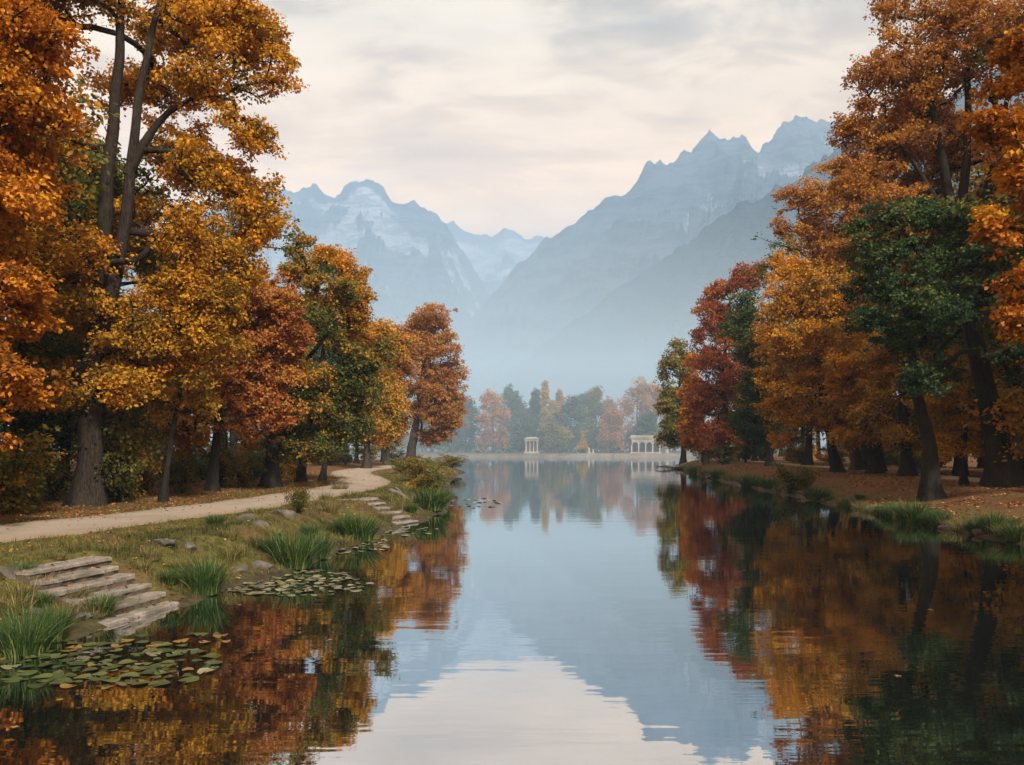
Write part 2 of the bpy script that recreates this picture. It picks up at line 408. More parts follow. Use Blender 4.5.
def leaves(mb, c, rng, spread, n_each, size, tint, droop=0.35, flat=0.5, mat=0):
    """n_each leaves round every spray centre c"""
    k = len(c)
    if k == 0: return
    cc = np.repeat(c, n_each, 0); M = len(cc)
    q = rng.normal(size=(M, 3))
    q /= np.maximum(1e-6, np.linalg.norm(q, axis=1, keepdims=True)); q *= rng.random((M, 1)) ** 0.45
    sp = np.repeat(spread, n_each)[:, None] if np.ndim(spread) else spread
    tilt = np.repeat(rng.normal(scale=0.35, size=(k, 2)), n_each, 0)
    off = q * sp * np.array([1, 1, flat])
    off[:, 2] += (off[:, :2] * tilt).sum(1) - 0.12 * (off[:, :2] ** 2).sum(1)
    pos = cc + off
    d = off * np.array([1, 1, 0.4]) + rng.normal(scale=0.35, size=(M, 3)) * sp
    d[:, 2] -= droop * sp[:, 0] if np.ndim(sp) else droop * sp
    d /= np.linalg.norm(d, axis=1, keepdims=True) + 1e-9
    n = rng.normal(scale=0.55, size=(M, 3)) + np.array([0, 0, 0.9])
    s = np.cross(d, n); s /= np.linalg.norm(s, axis=1, keepdims=True) + 1e-9
    n = np.cross(s, d)
    L = (size * rng.uniform(0.5, 1.4, M))[:, None]; W = L * rng.uniform(0.30, 0.46, (M, 1)); fo = L * rng.uniform(-0.05, 0.18, (M, 1))
    v = np.stack([pos - d * L * .5, pos + s * W + n * fo, pos + d * L * .5, pos - s * W + n * fo], 1).reshape(-1, 3)
    f = np.arange(M * 4).reshape(M, 4)
    tt = np.clip(np.repeat(tint, n_each) + rng.normal(scale=0.13, size=M), 0.01, 1)
    mb.add(v, f, mat, False, tt)

def make_tree(kind, base, stems, lobes, seed, n_spray, n_leaf, lsize, leaf, bark=None, spread=0.75, r0=0.35, label=None, group=None,
              crown_from=0.35, bf=0.25, cat='tree', flat=0.5, sides=7, shell=0.5, droop=0.35, minr=0.012, tint_z=0.15):
    """stems: list of (points, radius at start, radius at end), lobes: (centre, radii); all in metres from the tree's foot"""
    rng = np.random.default_rng(seed)
    bark = bark or BARK
    root = empty(kind, base)
    tag(root, label, cat, group)
    n_spray = int(n_spray * 2.9); spread *= 0.64; n_leaf = int(n_leaf * 1.4); lsize *= .74
    # trunk
    tb = MB(); nodes, nrad, npar, ntop = [], [], [], []
    for si, (pts, ra, rb) in enumerate(stems):
        pl = catmull(pts, 0.45 if r0 > 0.2 else 0.6)
        n = len(pl); t = np.linspace(0, 1, n)
        pl[1:-1, :2] += 0.25 * ra * np.stack([noise(pl[1:-1, 2] * .5 + seed, pl[1:-1, 2] * 0 + 2.2), noise(pl[1:-1, 2] * .5 + seed, pl[1:-1, 2] * 0 + 7.2)], -1)
        r = ra + (rb - ra) * t ** 0.8
        if si == 0:
            z = pl[:, 2] - pl[0, 2]
            r = r * (1 + 0.8 * np.exp(-z / (1.1 * ra + 0.12)))
            pl[0, 2] -= 0.3
            fl = np.exp(-z / (1.6 * ra + 0.1))
            ph = rng.uniform(0, 6.28, 3)
            wob = lambda i, th, p: 1 + (0.05 + 0.26 * fl[i]) * np.sin(5 * th + ph[0]) + 0.05 * np.sin(3 * th + ph[1] + i * .12) + 0.03 * np.sin(9 * th + ph[2] - i * .3)
            tb.tube(pl, r, 14 if r0 > 0.2 else 9, 0, wob)
        else:
            tb.tube(pl, r, 10, 0)
        for i in range(n):
            nodes.append(pl[i]); nrad.append(r[i]); npar.append(-1); ntop.append(i / n)
    link('trunk', tb.build('trunk'), bark, root)
    # sprays
    fine_ = []
    for c, rr in lobes:
        rr = np.asarray(rr, float); ks = 11 if rr.max() > 1.2 else 5
        for j in range(ks):
            q = rng.normal(size=3); q /= np.linalg.norm(q); q *= rng.uniform(.2, .88)
            fine_.append((np.asarray(c) + q * rr, rr * rng.uniform(.28, .56) * np.array([1.12, 1.12, .72])))
    lobes = fine_
    vol = np.array([a * b * c for _, (a, b, c) in lobes]) ** 0.72
    cnt = np.maximum(2, np.round(n_spray * vol / vol.sum())).astype(int)
    A, E, ST = [], [], []
    for ((c, rr), k) in zip(lobes, cnt):
        q = rng.normal(size=(k, 3)); q /= np.linalg.norm(q, axis=1, keepdims=True)
        q *= (rng.random((k, 1)) ** (1 / 3 * shell + 0.02)) * rng.uniform(0.7, 1.18, (k, 1)) * np.where(rng.random((k, 1)) < .2, rng.uniform(1.1, 1.7, (k, 1)), 1)
        ST.append(np.linalg.norm(q, axis=1) > 1.0)
        A.append(np.asarray(c) + q * np.asarray(rr)); E.append(rng.normal(scale=0.21) + rng.normal(scale=0.09, size=k))
    A = np.concatenate(A); E = np.concatenate(E); ST = np.concatenate(ST)
    keep = A[:, 2] > 0.8; A, E, ST = A[keep], E[keep], ST[keep]
    # branches: join every spray to the nearest limb
    nodes = np.array(nodes); K0 = len(nodes)
    zmax = max(p[:, 2].max() if hasattr(p, 'max') else max(q[2] for q in p) for p, _, _ in [(np.asarray(s[0]), 0, 0) for s in stems])
    cost0 = np.zeros(K0)
    usable = (nodes[:, 2] > crown_from * zmax)
    if not usable.any(): usable[:] = True
    NP = [nodes]; plen = np.where(usable, 0.0, 1e6)
    allp = nodes.copy(); par = [-1] * K0; plen = list(plen)
    best = np.full(len(A), 1e9); bidx = np.zeros(len(A), int)
    def relax(start):
        nonlocal best, bidx
        p = allp[start:]; pl_ = np.array(plen[start:])
        D = np.linalg.norm(A[:, None, :] - p[None], axis=2)
        dz = A[:, None, 2] - p[None, :, 2]
        D = D * (1 + 0.5 * np.clip(-dz / (D + 1e-6), 0, 1)) + bf * pl_[None]
        j = D.argmin(1); m = D[np.arange(len(A)), j]
        u = m < best
        best = np.where(u, m, best); bidx = np.where(u, j + start, bidx)
    relax(0)
    done = np.zeros(len(A), bool)
    for _ in range(len(A)):
        a = int(np.where(done, 1e9, best).argmin()); done[a] = True
        p0 = allp[bidx[a]]; p1 = A[a]; dist = np.linalg.norm(p1 - p0)
        n = max(1, int(dist / 0.9)); n = min(n, 9)
        t = np.linspace(0, 1, n + 1)[1:, None]
        mid = (p0 + p1) / 2 + np.array([0, 0, 0.10 * dist]) + rng.normal(scale=0.06 * dist, size=3)
        seg = (1 - t) ** 2 * p0 + 2 * t * (1 - t) * mid + t ** 2 * p1
        if n > 1: seg[:-1] += rng.normal(scale=0.03 * dist / n + 0.02, size=(n, 3))[:-1]
        start = len(allp); prev = bidx[a]; L = plen[prev]
        step = dist / n
        for i in range(n):
            par.append(prev); prev = start + i; L += step; plen.append(L)
        allp = np.concatenate([allp, seg]); relax(start)
    par = np.array(par); NN = len(allp)
    w = np.zeros(NN); w[K0:] = 0.25
    kids = [[] for _ in range(NN)]
    tips = np.ones(NN, bool)
    for i in range(NN - 1, K0 - 1, -1):
        if tips[i]: w[i] += 1
        tips[par[i]] = False; w[par[i]] += w[i]; kids[par[i]].append(i)
    rt = 0.011 * (1 + spread)
    rad = rt * w ** 0.47
    nr = np.concatenate([np.array(nrad), np.full(NN - K0, 9.0)])
    cb = MB()
    stack = [(p, k) for p in range(K0) for k in kids[p]]
    while stack:
        p, k = stack.pop()
        ch = [p, k]
        while kids[ch[-1]]:
            ks = sorted(kids[ch[-1]], key=lambda q: -w[q])
            stack += [(ch[-1], q) for q in ks[1:]]
            ch.append(ks[0])
        r = rad[ch].copy(); r[0] = r[1] if p >= K0 else min(r[1] * 1.15, nr[p] * 0.9)
        r = np.minimum(r, nr[p] * 0.75 if p < K0 else 9)
        if r[0] < minr: continue
        r[-1] *= 0.4
        cb.tube(allp[ch], r, 6 if r[0] > 0.07 else (4 if r[0] > 0.03 else 3), 1)
    # leaves on the sprays and along the outer limbs
    zn = (A[:, 2] - A[:, 2].min()) / (np.ptp(A[:, 2]) + 1e-6)
    tint = np.clip(0.5 + E + tint_z * (zn - 0.5) + 0.14 * fbm(A[:, 0] * .35 + seed, A[:, 2] * .35), 0.03, 0.97)
    sp = spread * rng.uniform(0.6, 1.25, len(A))
    per = max(4, int(n_leaf / len(A)))
    cnt_ = np.maximum(3, per * .85 * rng.uniform(.35, 1.5, len(A)) * np.where(ST, .5, 1.05)).astype(int); sp = sp * np.where(ST, .75, 1)
    leaves(cb, A, rng, sp, cnt_, lsize, tint, droop, flat)
    sub = np.where((np.arange(NN) >= K0) & (w < 3.5))[0]
    if len(sub):
        sub = rng.choice(sub, min(len(sub), len(A)), replace=False)
        leaves(cb, allp[sub], rng, np.full(len(sub), spread * 0.8), max(2, int(per * 0.2 * len(A) / len(sub))), lsize, np.clip(0.45 + rng.normal(scale=0.14, size=len(sub)), 0.03, 0.97), droop, flat)
    link('crown', cb.build('crown'), [LEAF[leaf] if isinstance(leaf, str) else leaf, bark], root)
    return root

def copy_tree(o, loc, rz=0.0, sc=1.0, label=None, group=None):
    c = o.copy(); COL.objects.link(c); c.location = loc; c.rotation_euler = (0, 0, rz); c.scale = (sc, sc, sc)
    if label: c['label'] = label
    if group: c['group'] = group
    for ch in o.children:
        d = ch.copy(); COL.objects.link(d); d.parent = c
        for g in ch.children:
            e = g.copy(); COL.objects.link(e); e.parent = d
    return c

def ptree(kind, Y, bx, stems_px, lobes_px, seed, label, depth=0.85, jit=0.5, **kw):
    """a tree at depth Y, its outline measured on the photograph: stems as (points, r0, r1), lobes as (px, py, rx, ry)"""
    rng = np.random.default_rng(seed + 900)
    x = (bx - CX) / F * Y
    base = np.array([x, Y, gz(x, Y)])
    s = Y / F
    def loc(px, py, dy=0.0): return np.array([(px - bx) * s, dy, CAMZ + (HZ - py) * s - base[2]])
    stems = []
    for pts, a, b in stems_px:
        q = []
        for i, p in enumerate(pts):
            dy = p[2] if len(p) > 2 else 0.0
            v = loc(p[0], p[1], dy)
            q.append(v)
        stems.append((np.array(q), a, b))
    stems[0][0][0] = (0, 0, 0)
    lobes = []
    for l in lobes_px:
        px, py, rx, ry = l[:4]; rx, ry = rx * s, ry * s
        rd = min(rx, ry * 1.3) * depth + 0.4
        dy = l[4] if len(l) > 4 else rng.uniform(-1, 1) * jit * rx
        lobes.append((loc(px, py, dy), (rx, rd, ry)))
    return make_tree(kind, base, stems, lobes, seed, label=label, **kw)

# ---- left bank, near to far
ptree('maple_tree', 19.5, -150, [([(-150, 560), (-150, 400), (-130, 200), (-110, 60)], .42, .16), ([(-146, 380), (-90, 260), (-40, 190)], .22, .07)],
    [(-70, 40, 120, 110), (-45, 170, 90, 90), (-80, 320, 90, 100), (15, 90, 48, 55), (28, 20, 45, 50), (12, 200, 42, 48), (8, 290, 48, 42), (4, 370, 42, 46), (45, 60, 30, 34), (-10, 430, 30, 22)],
    1, 'rust and orange maple reaching in beside the path, nearest of all', n_spray=520, n_leaf=70000, lsize=.155, leaf='orange', spread=.62, r0=.4, bark=BARKD)
ptree('plane_tree', 29.4, 88, [([(88, 505), (92, 430), (96, 350), (102, 262), (108, 160), (118, 60), (125, -60)], .43, .09), ([(97, 335), (117, 272), (127, 200), (136, 112), (150, 40), (172, -40)], .29, .07),
    ([(128, 175), (146, 138), (168, 112), (200, 96)], .20, .07), ([(100, 300), (84, 250), (70, 205)], .16, .06)],
    [(60, 20, 90, 60), (170, -10, 70, 60, 2), (240, 45, 42, 34), (276, 78, 24, 24), (252, 20, 30, 26), (40, 130, 66, 50, 1.5), (205, 100, 45, 28), (165, 215, 45, 45, 2.2), (235, 175, 42, 34), (272, 195, 24, 14), (215, 250, 48, 45),
     (170, 300, 52, 42), (205, 335, 42, 38), (120, 345, 55, 36), (50, 270, 60, 55), (60, 385, 48, 30), (140, 385, 36, 24), (10, 230, 40, 50), (192, 372, 24, 24), (250, 225, 34, 30), (215, 20, 50, 40), (110, 60, 55, 45, 3.2), (150, 120, 45, 40, 3), (100, 200, 55, 45, 3.2), (255, 130, 30, 26), (200, 165, 40, 30), (90, 300, 50, 45), (225, 300, 34, 30)],
    2, 'tall golden plane tree with thick forked trunk beside the path', n_spray=1000, n_leaf=130000, lsize=.165, leaf='gold', spread=.72, r0=.43, bark=BARKP, crown_from=.28, shell=.75)
ptree('young_tree', 31.5, 163, [([(163, 499), (170, 450), (180, 390), (186, 330)], .13, .05)], [(186, 350, 30, 34), (165, 400, 24, 26), (200, 400, 22, 26)],
    3, 'thin dark stemmed young tree just behind the plane tree', n_spray=120, n_leaf=12000, lsize=.15, leaf='amber', spread=.6, r0=.13, bark=BARKD)
ptree('maple_tree', 38.5, 212, [([(212, 490), (216, 440), (222, 395), (240, 340), (256, 300)], .24, .07), ([(221, 400), (206, 370), (200, 350)], .10, .04)],
    [(262, 300, 38, 26), (228, 335, 34, 28), (278, 335, 26, 28), (240, 385, 36, 26), (268, 410, 32, 24), (215, 375, 24, 24), (232, 425, 26, 12), (290, 372, 20, 22), (260, 355, 34, 30), (292, 330, 18, 30), (245, 405, 34, 22)],
    4, 'red maple with a leaning dark trunk beside the path', n_spray=330, n_leaf=42000, lsize=.17, leaf='red', spread=.7, r0=.24, bark=BARKD, flat=.4)
ptree('lime_tree', 43, 269, [([(269, 487), (276, 430), (292, 370), (312, 310), (322, 262)], .36, .08), ([(280, 420), (262, 390), (250, 360)], .14, .05), ([(290, 380), (330, 330), (348, 300)], .16, .05)],
    [(300, 268, 26, 22), (325, 285, 30, 24), (310, 320, 40, 30), (285, 335, 30, 34), (360, 370, 32, 34), (330, 385, 40, 34), (300, 405, 36, 30), (278, 440, 26, 26), (345, 420, 30, 26), (318, 440, 26, 20), (300, 240, 8, 12), (384, 350, 12, 20)],
    5, 'dark green lime tree with pale golden top at the bend of the path', n_spray=440, n_leaf=52000, lsize=.19, leaf='mixed', tint_z=.5, spread=.8, r0=.36, bark=BARKD)
ptree('lime_tree', 50, 300, [([(300, 481), (310, 420), (325, 340), (335, 290)], .26, .07)], [(340, 275, 22, 24), (352, 305, 22, 26), (338, 330, 26, 26), (325, 260, 18, 18), (362, 325, 14, 18)],
    6, 'golden tree rising just behind the dark green lime tree', n_spray=200, n_leaf=22000, lsize=.2, leaf='gold', spread=.85, r0=.26, bark=BARKD)
ptree('maple_tree', 52, 322, [([(322, 481), (328, 450), (340, 420), (346, 400)], .20, .06)], [(345, 415, 24, 20), (330, 432, 20, 16), (360, 430, 14, 18), (350, 395, 16, 18), (316, 418, 12, 12)],
    7, 'small bright yellow maple at the inner bend of the path', n_spray=170, n_leaf=20000, lsize=.19, leaf='yellow', spread=.7, r0=.2, bark=BARKD)
ptree('beech_tree', 80, 366, [([(366, 470), (368, 430), (375, 370), (380, 330)], .34, .08)], [(378, 335, 22, 24), (396, 350, 14, 22), (366, 375, 22, 26), (388, 392, 18, 26), (372, 425, 18, 24), (392, 425, 12, 20), (360, 350, 14, 20)],
    8, 'orange gold beech behind the bend of the path', n_spray=300, n_leaf=26000, lsize=.27, leaf='amber', spread=1.1, r0=.34)
ptree('beech_tree', 96, 386, [([(386, 466), (388, 430), (392, 370), (394, 335)], .36, .08)], [(395, 340, 20, 20), (404, 365, 14, 22), (390, 380, 16, 26), (400, 415, 12, 24), (386, 430, 14, 18)],
    9, 'russet beech between the orange gold beech and the waterside tree', n_spray=260, n_leaf=20000, lsize=.3, leaf='rust', spread=1.2, r0=.36)
ptree('plane_tree', 128, 408, [([(408, 461), (413, 440), (418, 410), (424, 365), (428, 325)], .75, .14), ([(416, 418), (436, 395), (446, 375)], .34, .1)],
    [(430, 320, 24, 17), (412, 338, 18, 18), (446, 342, 17, 20), (428, 352, 28, 20), (422, 385, 22, 22), (452, 372, 15, 20), (440, 402, 22, 24), (452, 420, 14, 22), (438, 436, 14, 16), (414, 410, 14, 14), (404, 360, 10, 16), (432, 375, 24, 24), (420, 330, 20, 18), (438, 418, 20, 22), (426, 398, 18, 20), (428, 438, 14, 12), (456, 395, 12, 18)],
    10, 'big orange plane tree standing alone on the point by the water', n_spray=820, n_leaf=62000, lsize=.34, leaf='copper', spread=1.35, r0=.75, bark=BARK)

# ---- right bank, near to far
ptree('maple_tree', 19, 1262, [([(1262, 560), (1255, 380), (1225, 200), (1190, 60)], .36, .12), ([(1250, 330), (1170, 250), (1100, 215)], .18, .06)],
    [(1080, 80, 70, 70), (1090, 200, 70, 60), (1100, 330, 60, 50), (1018, 55, 26, 30), (1008, 120, 32, 30), (1020, 165, 30, 28), (1004, 235, 24, 26), (1022, 285, 24, 24), (1034, 330, 24, 20), (1000, 90, 14, 12), (1010, 320, 14, 12)],
    21, 'bright orange maple leaning in over the water, nearest tree of the leaf covered bank', n_spray=420, n_leaf=52000, lsize=.15, leaf='orange', spread=.55, r0=.36)
ptree('oak_tree', 42.5, 1003, [([(1003, 492), (997, 440), (984, 390), (972, 335), (962, 270), (955, 225)], .60, .30), ([(956, 228), (945, 170), (930, 100), (915, 40)], .30, .08), ([(958, 250), (966, 170), (968, 90), (972, 0)], .30, .08),
    ([(960, 262), (985, 200), (1000, 130), (1015, 60)], .26, .08), ([(957, 235), (925, 180), (890, 130)], .20, .06), ([(970, 330), (940, 290), (915, 262)], .18, .06)],
    [(940, 25, 55, 50), (885, 75, 40, 40), (848, 130, 22, 22), (868, 170, 26, 26), (905, 130, 45, 38), (960, 100, 50, 45, 3), (930, 195, 50, 36, 2.5), (880, 215, 38, 32), (990, 40, 50, 50), (1020, 150, 50, 55), (975, 200, 42, 40, 3), (862, 105, 16, 14), (890, 20, 22, 28), (850, 250, 30, 26), (1030, 260, 40, 50), (900, 245, 45, 34), (925, 90, 45, 45), (950, 240, 40, 34, 3.4), (875, 125, 34, 30), (990, 250, 40, 40, 3.5), (930, 150, 50, 36, 3.2), (985, 130, 40, 45, 3), (845, 195, 24, 22)],
    22, 'huge rust brown oak with a leaning dark trunk', n_spray=1000, n_leaf=120000, lsize=.18, leaf='rust', spread=.78, r0=.74, bark=BARKD, crown_from=.42, shell=.8)
ptree('yew_tree', 39.5, 933, [([(933, 484), (928, 440), (918, 400), (911, 350), (905, 290)], .40, .12), ([(916, 385), (940, 350), (960, 330)], .2, .06)],
    [(880, 230, 38, 22, -1.6), (930, 225, 34, 20, -2), (955, 300, 40, 26, -3), (915, 320, 40, 26, -2.5), (858, 262, 26, 22, -1.6), (905, 262, 42, 22, -1.6), (940, 248, 34, 20, -1.6), (885, 298, 50, 26, -1.6), (940, 300, 42, 26, -1.6), (860, 325, 30, 20, -1.6), (905, 340, 44, 26, -1.6), (962, 325, 36, 26, -4), (900, 385, 24, 24, -1.6), (978, 370, 36, 28, -4.5), (1004, 405, 26, 26, -4.5), (925, 375, 26, 22, -1.6), (1005, 340, 28, 28, -4.5), (870, 280, 22, 18, -1.6), (985, 290, 34, 24, -4.5), (850, 240, 20, 16, -1.6), (895, 215, 30, 14, -1.6), (955, 275, 30, 22, -3)],
    23, 'dark green spreading tree standing close to the water before the huge oak', n_spray=430, n_leaf=52000, lsize=.19, leaf='green', spread=.8, r0=.40, bark=BARKD, flat=.32)
ptree('young_tree', 44, 964, [([(964, 487), (962, 460), (966, 430), (972, 400)], .17, .06)], [(960, 425, 26, 16), (945, 400, 26, 20), (985, 440, 24, 18), (950, 450, 18, 12)],
    24, 'thin stemmed orange gold tree squeezed between the dark green tree and the huge oak', n_spray=130, n_leaf=13000, lsize=.18, leaf='gold', spread=.75, r0=.17, bark=BARKD)
ptree('chestnut_tree', 57, 907, [([(907, 480), (905, 440), (902, 380), (905, 320)], .42, .12)], [(905, 420, 30, 22), (925, 400, 34, 30), (880, 405, 26, 24), (950, 370, 34, 34), (900, 360, 34, 34), (918, 440, 26, 14), (940, 430, 24, 18), (890, 430, 20, 16)],
    25, 'golden chestnut tree with a straight dark trunk behind the dark green tree', n_spray=300, n_leaf=30000, lsize=.23, leaf='amber', spread=.95, r0=.42, bark=BARKD)
ptree('chestnut_tree', 62, 875, [([(875, 477), (873, 440), (868, 380), (862, 310)], .40, .12)], [(870, 425, 26, 20), (850, 400, 28, 26), (872, 375, 28, 28), (845, 440, 20, 12), (860, 340, 30, 30), (838, 370, 22, 26), (885, 440, 20, 10)],
    26, 'orange gold chestnut tree with a short straight trunk', n_spray=300, n_leaf=30000, lsize=.23, leaf='gold', spread=.95, r0=.4, bark=BARKD)
ptree('maple_tree', 66, 838, [([(838, 475), (830, 440), (824, 400), (812, 340), (800, 290)], .40, .10), ([(826, 410), (796, 370), (780, 340)], .18, .06)],
    [(795, 268, 26, 22), (812, 300, 34, 28), (780, 310, 26, 28), (772, 345, 22, 24), (806, 345, 36, 28), (796, 385, 34, 26), (835, 370, 26, 28), (778, 410, 24, 20), (815, 420, 30, 18), (788, 440, 20, 12), (768, 378, 16, 18), (842, 420, 22, 16)],
    27, 'broad golden maple with dark leaning trunk above the greyish shrub', n_spray=480, n_leaf=46000, lsize=.25, leaf='gold', spread=1.0, r0=.4, bark=BARKD)
ptree('oak_tree', 70, 858, [([(858, 476), (850, 420), (838, 320), (825, 250)], .40, .10), ([(840, 330), (812, 250), (798, 210)], .2, .05)],
    [(795, 203, 20, 14), (810, 225, 26, 22), (838, 205, 30, 28), (850, 240, 34, 30), (825, 262, 26, 24), (870, 200, 30, 30), (865, 260, 34, 30), (785, 228, 12, 12), (845, 300, 34, 30), (850, 165, 26, 22), (880, 230, 34, 34), (815, 200, 22, 20), (890, 290, 34, 30), (870, 330, 30, 28)],
    28, 'russet oak with a thin twiggy top behind the golden maple', n_spray=560, n_leaf=52000, lsize=.26, leaf='rust', spread=1.05, r0=.4, bark=BARK, shell=.8)
ptree('hornbeam_tree', 88, 770, [([(770, 472), (766, 430), (758, 360), (748, 310)], .34, .08)], [(742, 312, 16, 18), (735, 335, 14, 22), (750, 350, 18, 26), (755, 390, 20, 28), (748, 425, 20, 24), (768, 430, 18, 22), (738, 300, 9, 9)],
    29, 'narrow dark green tree between the golden maple and the crimson tree', n_spray=300, n_leaf=24000, lsize=.29, leaf='green', spread=1.1, r0=.34, bark=BARKD)
ptree('maple_tree', 104, 728, [([(728, 468), (727, 440), (724, 370), (730, 300)], .46, .1)], [(742, 278, 22, 15), (722, 290, 20, 15), (708, 310, 14, 18), (725, 322, 24, 24), (712, 352, 20, 28), (728, 372, 20, 28), (712, 400, 22, 28), (728, 425, 20, 24), (706, 432, 14, 16), (758, 272, 10, 10), (700, 340, 8, 14)],
    30, 'tall crimson maple near the far end of the leaf covered bank', n_spray=520, n_leaf=40000, lsize=.32, leaf='crimson', spread=1.25, r0=.46, bark=BARKD)
ptree('maple_tree', 118, 705, [([(705, 465), (704, 440), (700, 400), (698, 375)], .4, .1)], [(693, 380, 11, 16), (697, 408, 13, 18), (688, 415, 11, 18), (698, 436, 14, 14), (686, 395, 10, 14), (692, 360, 8, 10), (688, 440, 11, 10)],
    31, 'orange maple below the crimson one', n_spray=240, n_leaf=18000, lsize=.35, leaf='orange', spread=1.3, r0=.4, bark=BARKD)
ptree('lime_tree', 136, 684, [([(684, 462), (683, 440), (680, 400), (680, 360)], .5, .1)], [(680, 350, 12, 11), (672, 362, 12, 11), (684, 378, 12, 18), (672, 392, 10, 16), (682, 418, 12, 18), (670, 425, 8, 18), (688, 440, 12, 14), (664, 375, 6, 8), (692, 395, 12, 20), (694, 428, 12, 20), (676, 440, 12, 12), (688, 360, 10, 14), (674, 410, 12, 16), (666, 400, 9, 16), (680, 432, 14, 14), (666, 435, 8, 12)],
    32, 'hazy olive lime tree, last tree of the leaf covered bank', n_spray=480, n_leaf=32000, lsize=.38, leaf='olive', spread=1.4, r0=.5, bark=BARKD)

# ---- filler woods: a few kinds, copied
def proto(kind, seed, H, R, leaf, n_leaf=18000, lsize=.25, low=.22, label=None, group=None, bark=BARKD, r0=.28):
    rng = np.random.default_rng(seed)
    lob = []
    for i in range(9):
        z = H * rng.uniform(low, .9); w = R * (1 - 0.55 * abs(z / H - .5) * 2 * .8)
        a = rng.uniform(0, 6.28); d = w * rng.uniform(.1, .65)
        lob.append(((d * math.cos(a), d * math.sin(a), z), (w * .55, w * .55, H * .13)))
    lob.append(((0, 0, H * .88), (R * .4, R * .4, H * .12)))
    return make_tree(kind, (0, 0, 0), [(np.array([(0, 0, 0), (.2, .1, H * .3), (-.1, .2, H * .6), (.1, 0, H * .85)]), r0, .06)], lob, seed, 240, n_leaf, lsize, leaf, bark, 1.0, r0, label, group, minr=.012)
protos = [proto('wood_tree', 50, 15, 5.0, 'olive'), proto('wood_tree', 51, 18, 5.2, 'rust'), proto('wood_tree', 52, 13, 4.6, 'amber', low=.15), proto('wood_tree', 53, 16, 5.0, 'green'), proto('wood_tree', 54, 19, 5.5, 'mixed'), proto('wood_tree', 55, 12, 4.6, 'orange', low=.18)]
KINDL = ['olive', 'rust brown', 'amber', 'dark green', 'half turned green', 'orange']
used = [False] * len(protos)
def place(k, x, y, sc, side):
    lab = f'{KINDL[k]} tree deep in the wood ' + ('beyond the gravel path' if side == 'L' else 'behind the leaf covered bank')
    grp = f'{KINDL[k]} trees in the wood ' + ('beyond the path' if side == 'L' else 'behind the leafy bank')
    loc = (x, y, gz(x, y) - .05); rz = float(RNG.uniform(0, 6.28))
    if used[k]: return copy_tree(protos[k], loc, rz, sc, lab, grp)
    used[k] = True
    o = protos[k]; o.location = loc; o.rotation_euler = (0, 0, rz); o.scale = (sc, sc, sc); tag(o, lab, 'tree', grp); return o
WL = [(-20, 27, 0), (-24, 34, 1), (-19.5, 37, 3), (-27, 24, 2), (-22, 44, 0), (-29, 42, 4), (-17.5, 46, 5), (-25, 53, 1), (-18.5, 57, 4), (-33, 34, 3), (-32, 55, 0), (-22, 66, 2), (-29, 72, 4), (-20, 78, 0), (-27, 86, 1), (-20, 92, 3), (-19, 104, 4), (-25, 112, 0), (-36, 66, 1), (-38, 84, 2),
      (-34, 100, 4), (-17.5, 116, 0), (-21, 124, 3), (-31, 124, 4), (-29, 140, 1), (-38, 150, 0), (-42, 44, 4), (-45, 62, 1), (-36, 24, 0), (-23, 16, 3), (-30, 14, 1), (-45, 110, 4), (-55, 130, 0), (-52, 165, 4), (-66, 180, 1), (-18.5, 24.5, 4), (-20.5, 21, 0), (-17.5, 30.5, 3), (-21.5, 30, 4), (-16.5, 34, 0), (-21, 8, 4), (-22, -6, 1), (-20, -18, 0)]
for x, y, k in WL: place(k, x, y, float(RNG.uniform(.85, 1.15)), 'L')
WR = [(27.5, 43, 2), (29, 50, 4), (30, 57, 3), (28.5, 66, 2), (30.5, 74, 1), (30.5, 88, 4), (31.5, 104, 0), (33, 116, 2), (27, 37, 4), (31, 46, 2), (35, 40, 1), (33, 54, 0), (31.5, 60, 5), (37, 62, 3), (33, 70, 4), (40, 52, 4), (41, 74, 0), (34.5, 82, 2), (38, 92, 3), (34, 98, 0), (44, 88, 1), (37, 108, 4), (45, 110, 2), (39, 120, 3), (36.5, 133, 0), (48, 134, 4), (44, 150, 1), (52, 165, 3), (60, 190, 0), (47, 64, 1), (53, 96, 4), (30, 34, 3), (36, 28, 4), (28.5, 26, 1), (24, 8, 0), (24, -6, 1), (23, -20, 4), (50, 46, 0), (58, 120, 1)]
for x, y, k in WR: place(k, x, y, float(RNG.uniform(1.05, 1.45)), 'R')

# ------------------------------------------------------------------ materials for stone, wood, plants
def stone_mat(name, a, b, dirt=0.5, scale=3.0):
    m, nt, out = new_mat(name)
    p = geopos(nt)
    n1 = noise_t(nt, p, scale, 6, .65); n2 = noise_t(nt, p, scale * 7, 4, .7); n3 = noise_t(nt, p, scale * .4, 3)
    c = ramp(nt, n1, [(0.28, a), (0.7, b)])
    c = mixc(nt, ramp(nt, n2, [(0.52, gry(0)), (0.7, gry(dirt))]), c, (0.05, 0.043, 0.033))
    c = mixc(nt, ramp(nt, n3, [(0.5, gry(0)), (0.68, gry(.45))]), c, (0.07, 0.075, 0.035))
    princ(nt, out, c, 0.9, bump(nt, mathn(nt, 'ADD', n1, n2), .7, .025), .2)
    return m
STONE = stone_mat('stone_step', (0.15, 0.132, 0.108), (0.34, 0.30, 0.25), .6)
RUBBLE = stone_mat('stone_rubble', (0.035, 0.028, 0.02), (0.17, 0.13, 0.095), .8, 5)
ROCK = stone_mat('stone_rock', (0.045, 0.039, 0.032), (0.19, 0.165, 0.135), .7, 4)
PALE = stone_mat('stone_pale', (0.25, 0.215, 0.18), (0.40, 0.345, 0.29), .35, .5)
QUAY = stone_mat('stone_quay', (0.11, 0.10, 0.085), (0.24, 0.22, 0.19), .4, .4)
